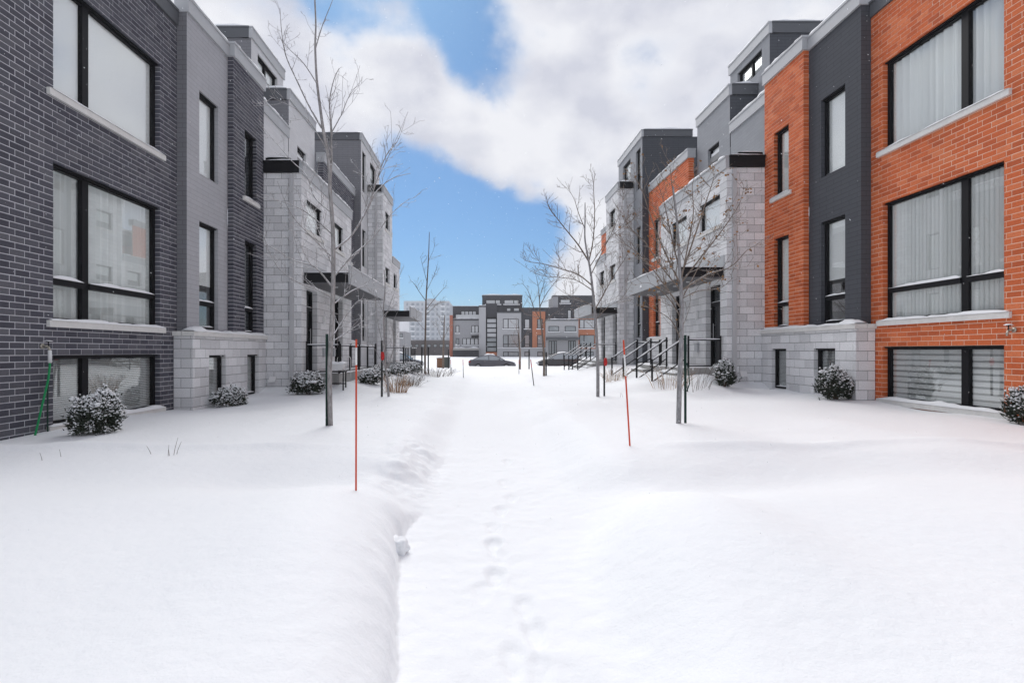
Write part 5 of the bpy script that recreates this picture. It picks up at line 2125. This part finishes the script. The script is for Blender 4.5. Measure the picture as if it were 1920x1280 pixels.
f.mass(735, 848.2, 636.5, 638.4, 'far_grey', out=.2, depth=2, name='fascia')
for i in range(9):
    f.win(744 + i * 11.4, 751 + i * 11.4, 645, 651, 0, sill=False)
oc = thing('white_house', 'plain bright white wall showing beside the far left canopy', 'building', (-21, 112, EYE))
f = Far(112, oc)
f.mass(736, 757, 598, 621.5, 'white_wall', h_low=None)
f.mass(735, 760, 621.6, 0, 'far_grey', h_low=-2.4, out=.1, depth=8.1)
f.win(749, 755, 625, 633, .1)

# utility boxes on the verge
def ubox(label, px0, px1, py0, d, mat, cap=True):
    x0, x1 = (px0 - 915) * d / 1000, (px1 - 915) * d / 1000
    g = gz((x0 + x1) / 2, d)
    t = thing('utility_box', label, 'utility box', ((x0 + x1) / 2, d, g))
    Fx = Frame((0, d, 0), (1, 0, 0), (0, -1, 0))
    z1 = P(px0, d, py0).z
    m = MB()
    m.box(Fx, x0, x1, g - .2, z1 - .06, -.5, 0)
    m.box(Fx, x0 - .03, x1 + .03, z1 - .06, z1, -.53, .03)
    m.build('cabinet', mat, t)
    m = MB()
    xm = (x0 + x1) / 2
    m.box(Fx, x0 + .05, xm - .02, g + .05, z1 - .1, .002, .02)
    m.box(Fx, xm + .02, x1 - .05, g + .05, z1 - .1, .002, .02)
    m.build('door', mat, t)
    m = MB()
    m.cap(Fx, x0, x1, -.5, .02, z1, .09, 4, seg=6)
    m.build('snow_cap', 'snow_cap', t, smooth=True)


ubox('rust brown utility box on the far left verge', 819, 831, 671, 42, 'box_rust')
ubox('dark green utility box on the far left verge', 831.5, 843, 670, 43, 'box_green')

# distant wood line, mostly hidden behind the houses
def far_wood():
    rr = random.Random(4)
    m = MB()
    for k in range(260):
        x = rr.uniform(-400, 400)
        y = rr.uniform(420, 520)
        z = EYE - .8
        hh = rr.uniform(7, 12)
        m.tube([(x, y, z), (x, y, z + hh)], [.3, .1], 3, caps=False)
        for q in range(9):
            a = rr.uniform(0, 6.28)
            b = z + hh * rr.uniform(.3, .95)
            m.tube([(x, y, b), (x + math.cos(a) * 2.4, y + math.sin(a) * 2.4, b + rr.uniform(1, 3))], [.15, .05], 3, caps=False)
    o = m.build('bare_wood', 'bark_brown', None)
    props(o, 'faint line of bare trees on the horizon', 'trees', None, 'stuff')


far_wood()

# ------------------------------------------------------------------ falling snow
def snowfall():
    rr = random.Random(99)
    m = MB()
    for k in range(9000):
        d = 1.6 + 26 * rr.random() ** .75
        x = d * rr.uniform(-1.05, 1.15)
        z = EYE + d * rr.uniform(-.5, .75)
        if z < gz(x, d) + .05:
            continue
        if x > 6.3 - .027 * d or x < -4.9:
            continue
        s = rr.uniform(.5, 1.3) * .0013 * math.sqrt(d)
        t = Vector((rr.gauss(.5, .3), rr.gauss(0, .3), -1)).normalized() * s * rr.uniform(1, 2.2)
        p = Vector((x, d, z))
        i = len(m.v)
        m.v += [tuple(p + Vector((s, 0, 0))), tuple(p + Vector((0, s, 0))), tuple(p - Vector((s, 0, 0))), tuple(p - Vector((0, s, 0))), tuple(p + t), tuple(p - t)]
        for a, b in ((0, 1), (1, 2), (2, 3), (3, 0)):
            m.f += [(i + a, i + b, i + 4), (i + b, i + a, i + 5)]
            m.m += [0, 0]
    o = m.build('snowflakes', 'snow_cap', None)
    props(o, 'fine snow falling between the houses', 'falling snow', None, 'stuff')


snowfall()


# ------------------------------------------------------------------ hazy, snow-filled air
def haze():
    m = bpy.data.materials.new('haze')
    m.use_nodes = True
    t = m.node_tree
    t.nodes.clear()
    out = t.nodes.new('ShaderNodeOutputMaterial')
    v = t.nodes.new('ShaderNodeVolumePrincipled')
    v.inputs['Color'].default_value = (.93, .94, .97, 1)
    v.inputs['Density'].default_value = HAZE
    v.inputs['Anisotropy'].default_value = .2
    t.links.new(v.outputs[0], out.inputs['Volume'])
    M['haze'] = m
    b = MB()
    b.box(WORLD, -1700, 1700, -4.5, 60, -4300, 400)
    o = b.build('haze', 'haze', None)
    props(o, 'pale snowy haze in the air', 'haze', None, 'stuff')


HAZE = .0007
haze()
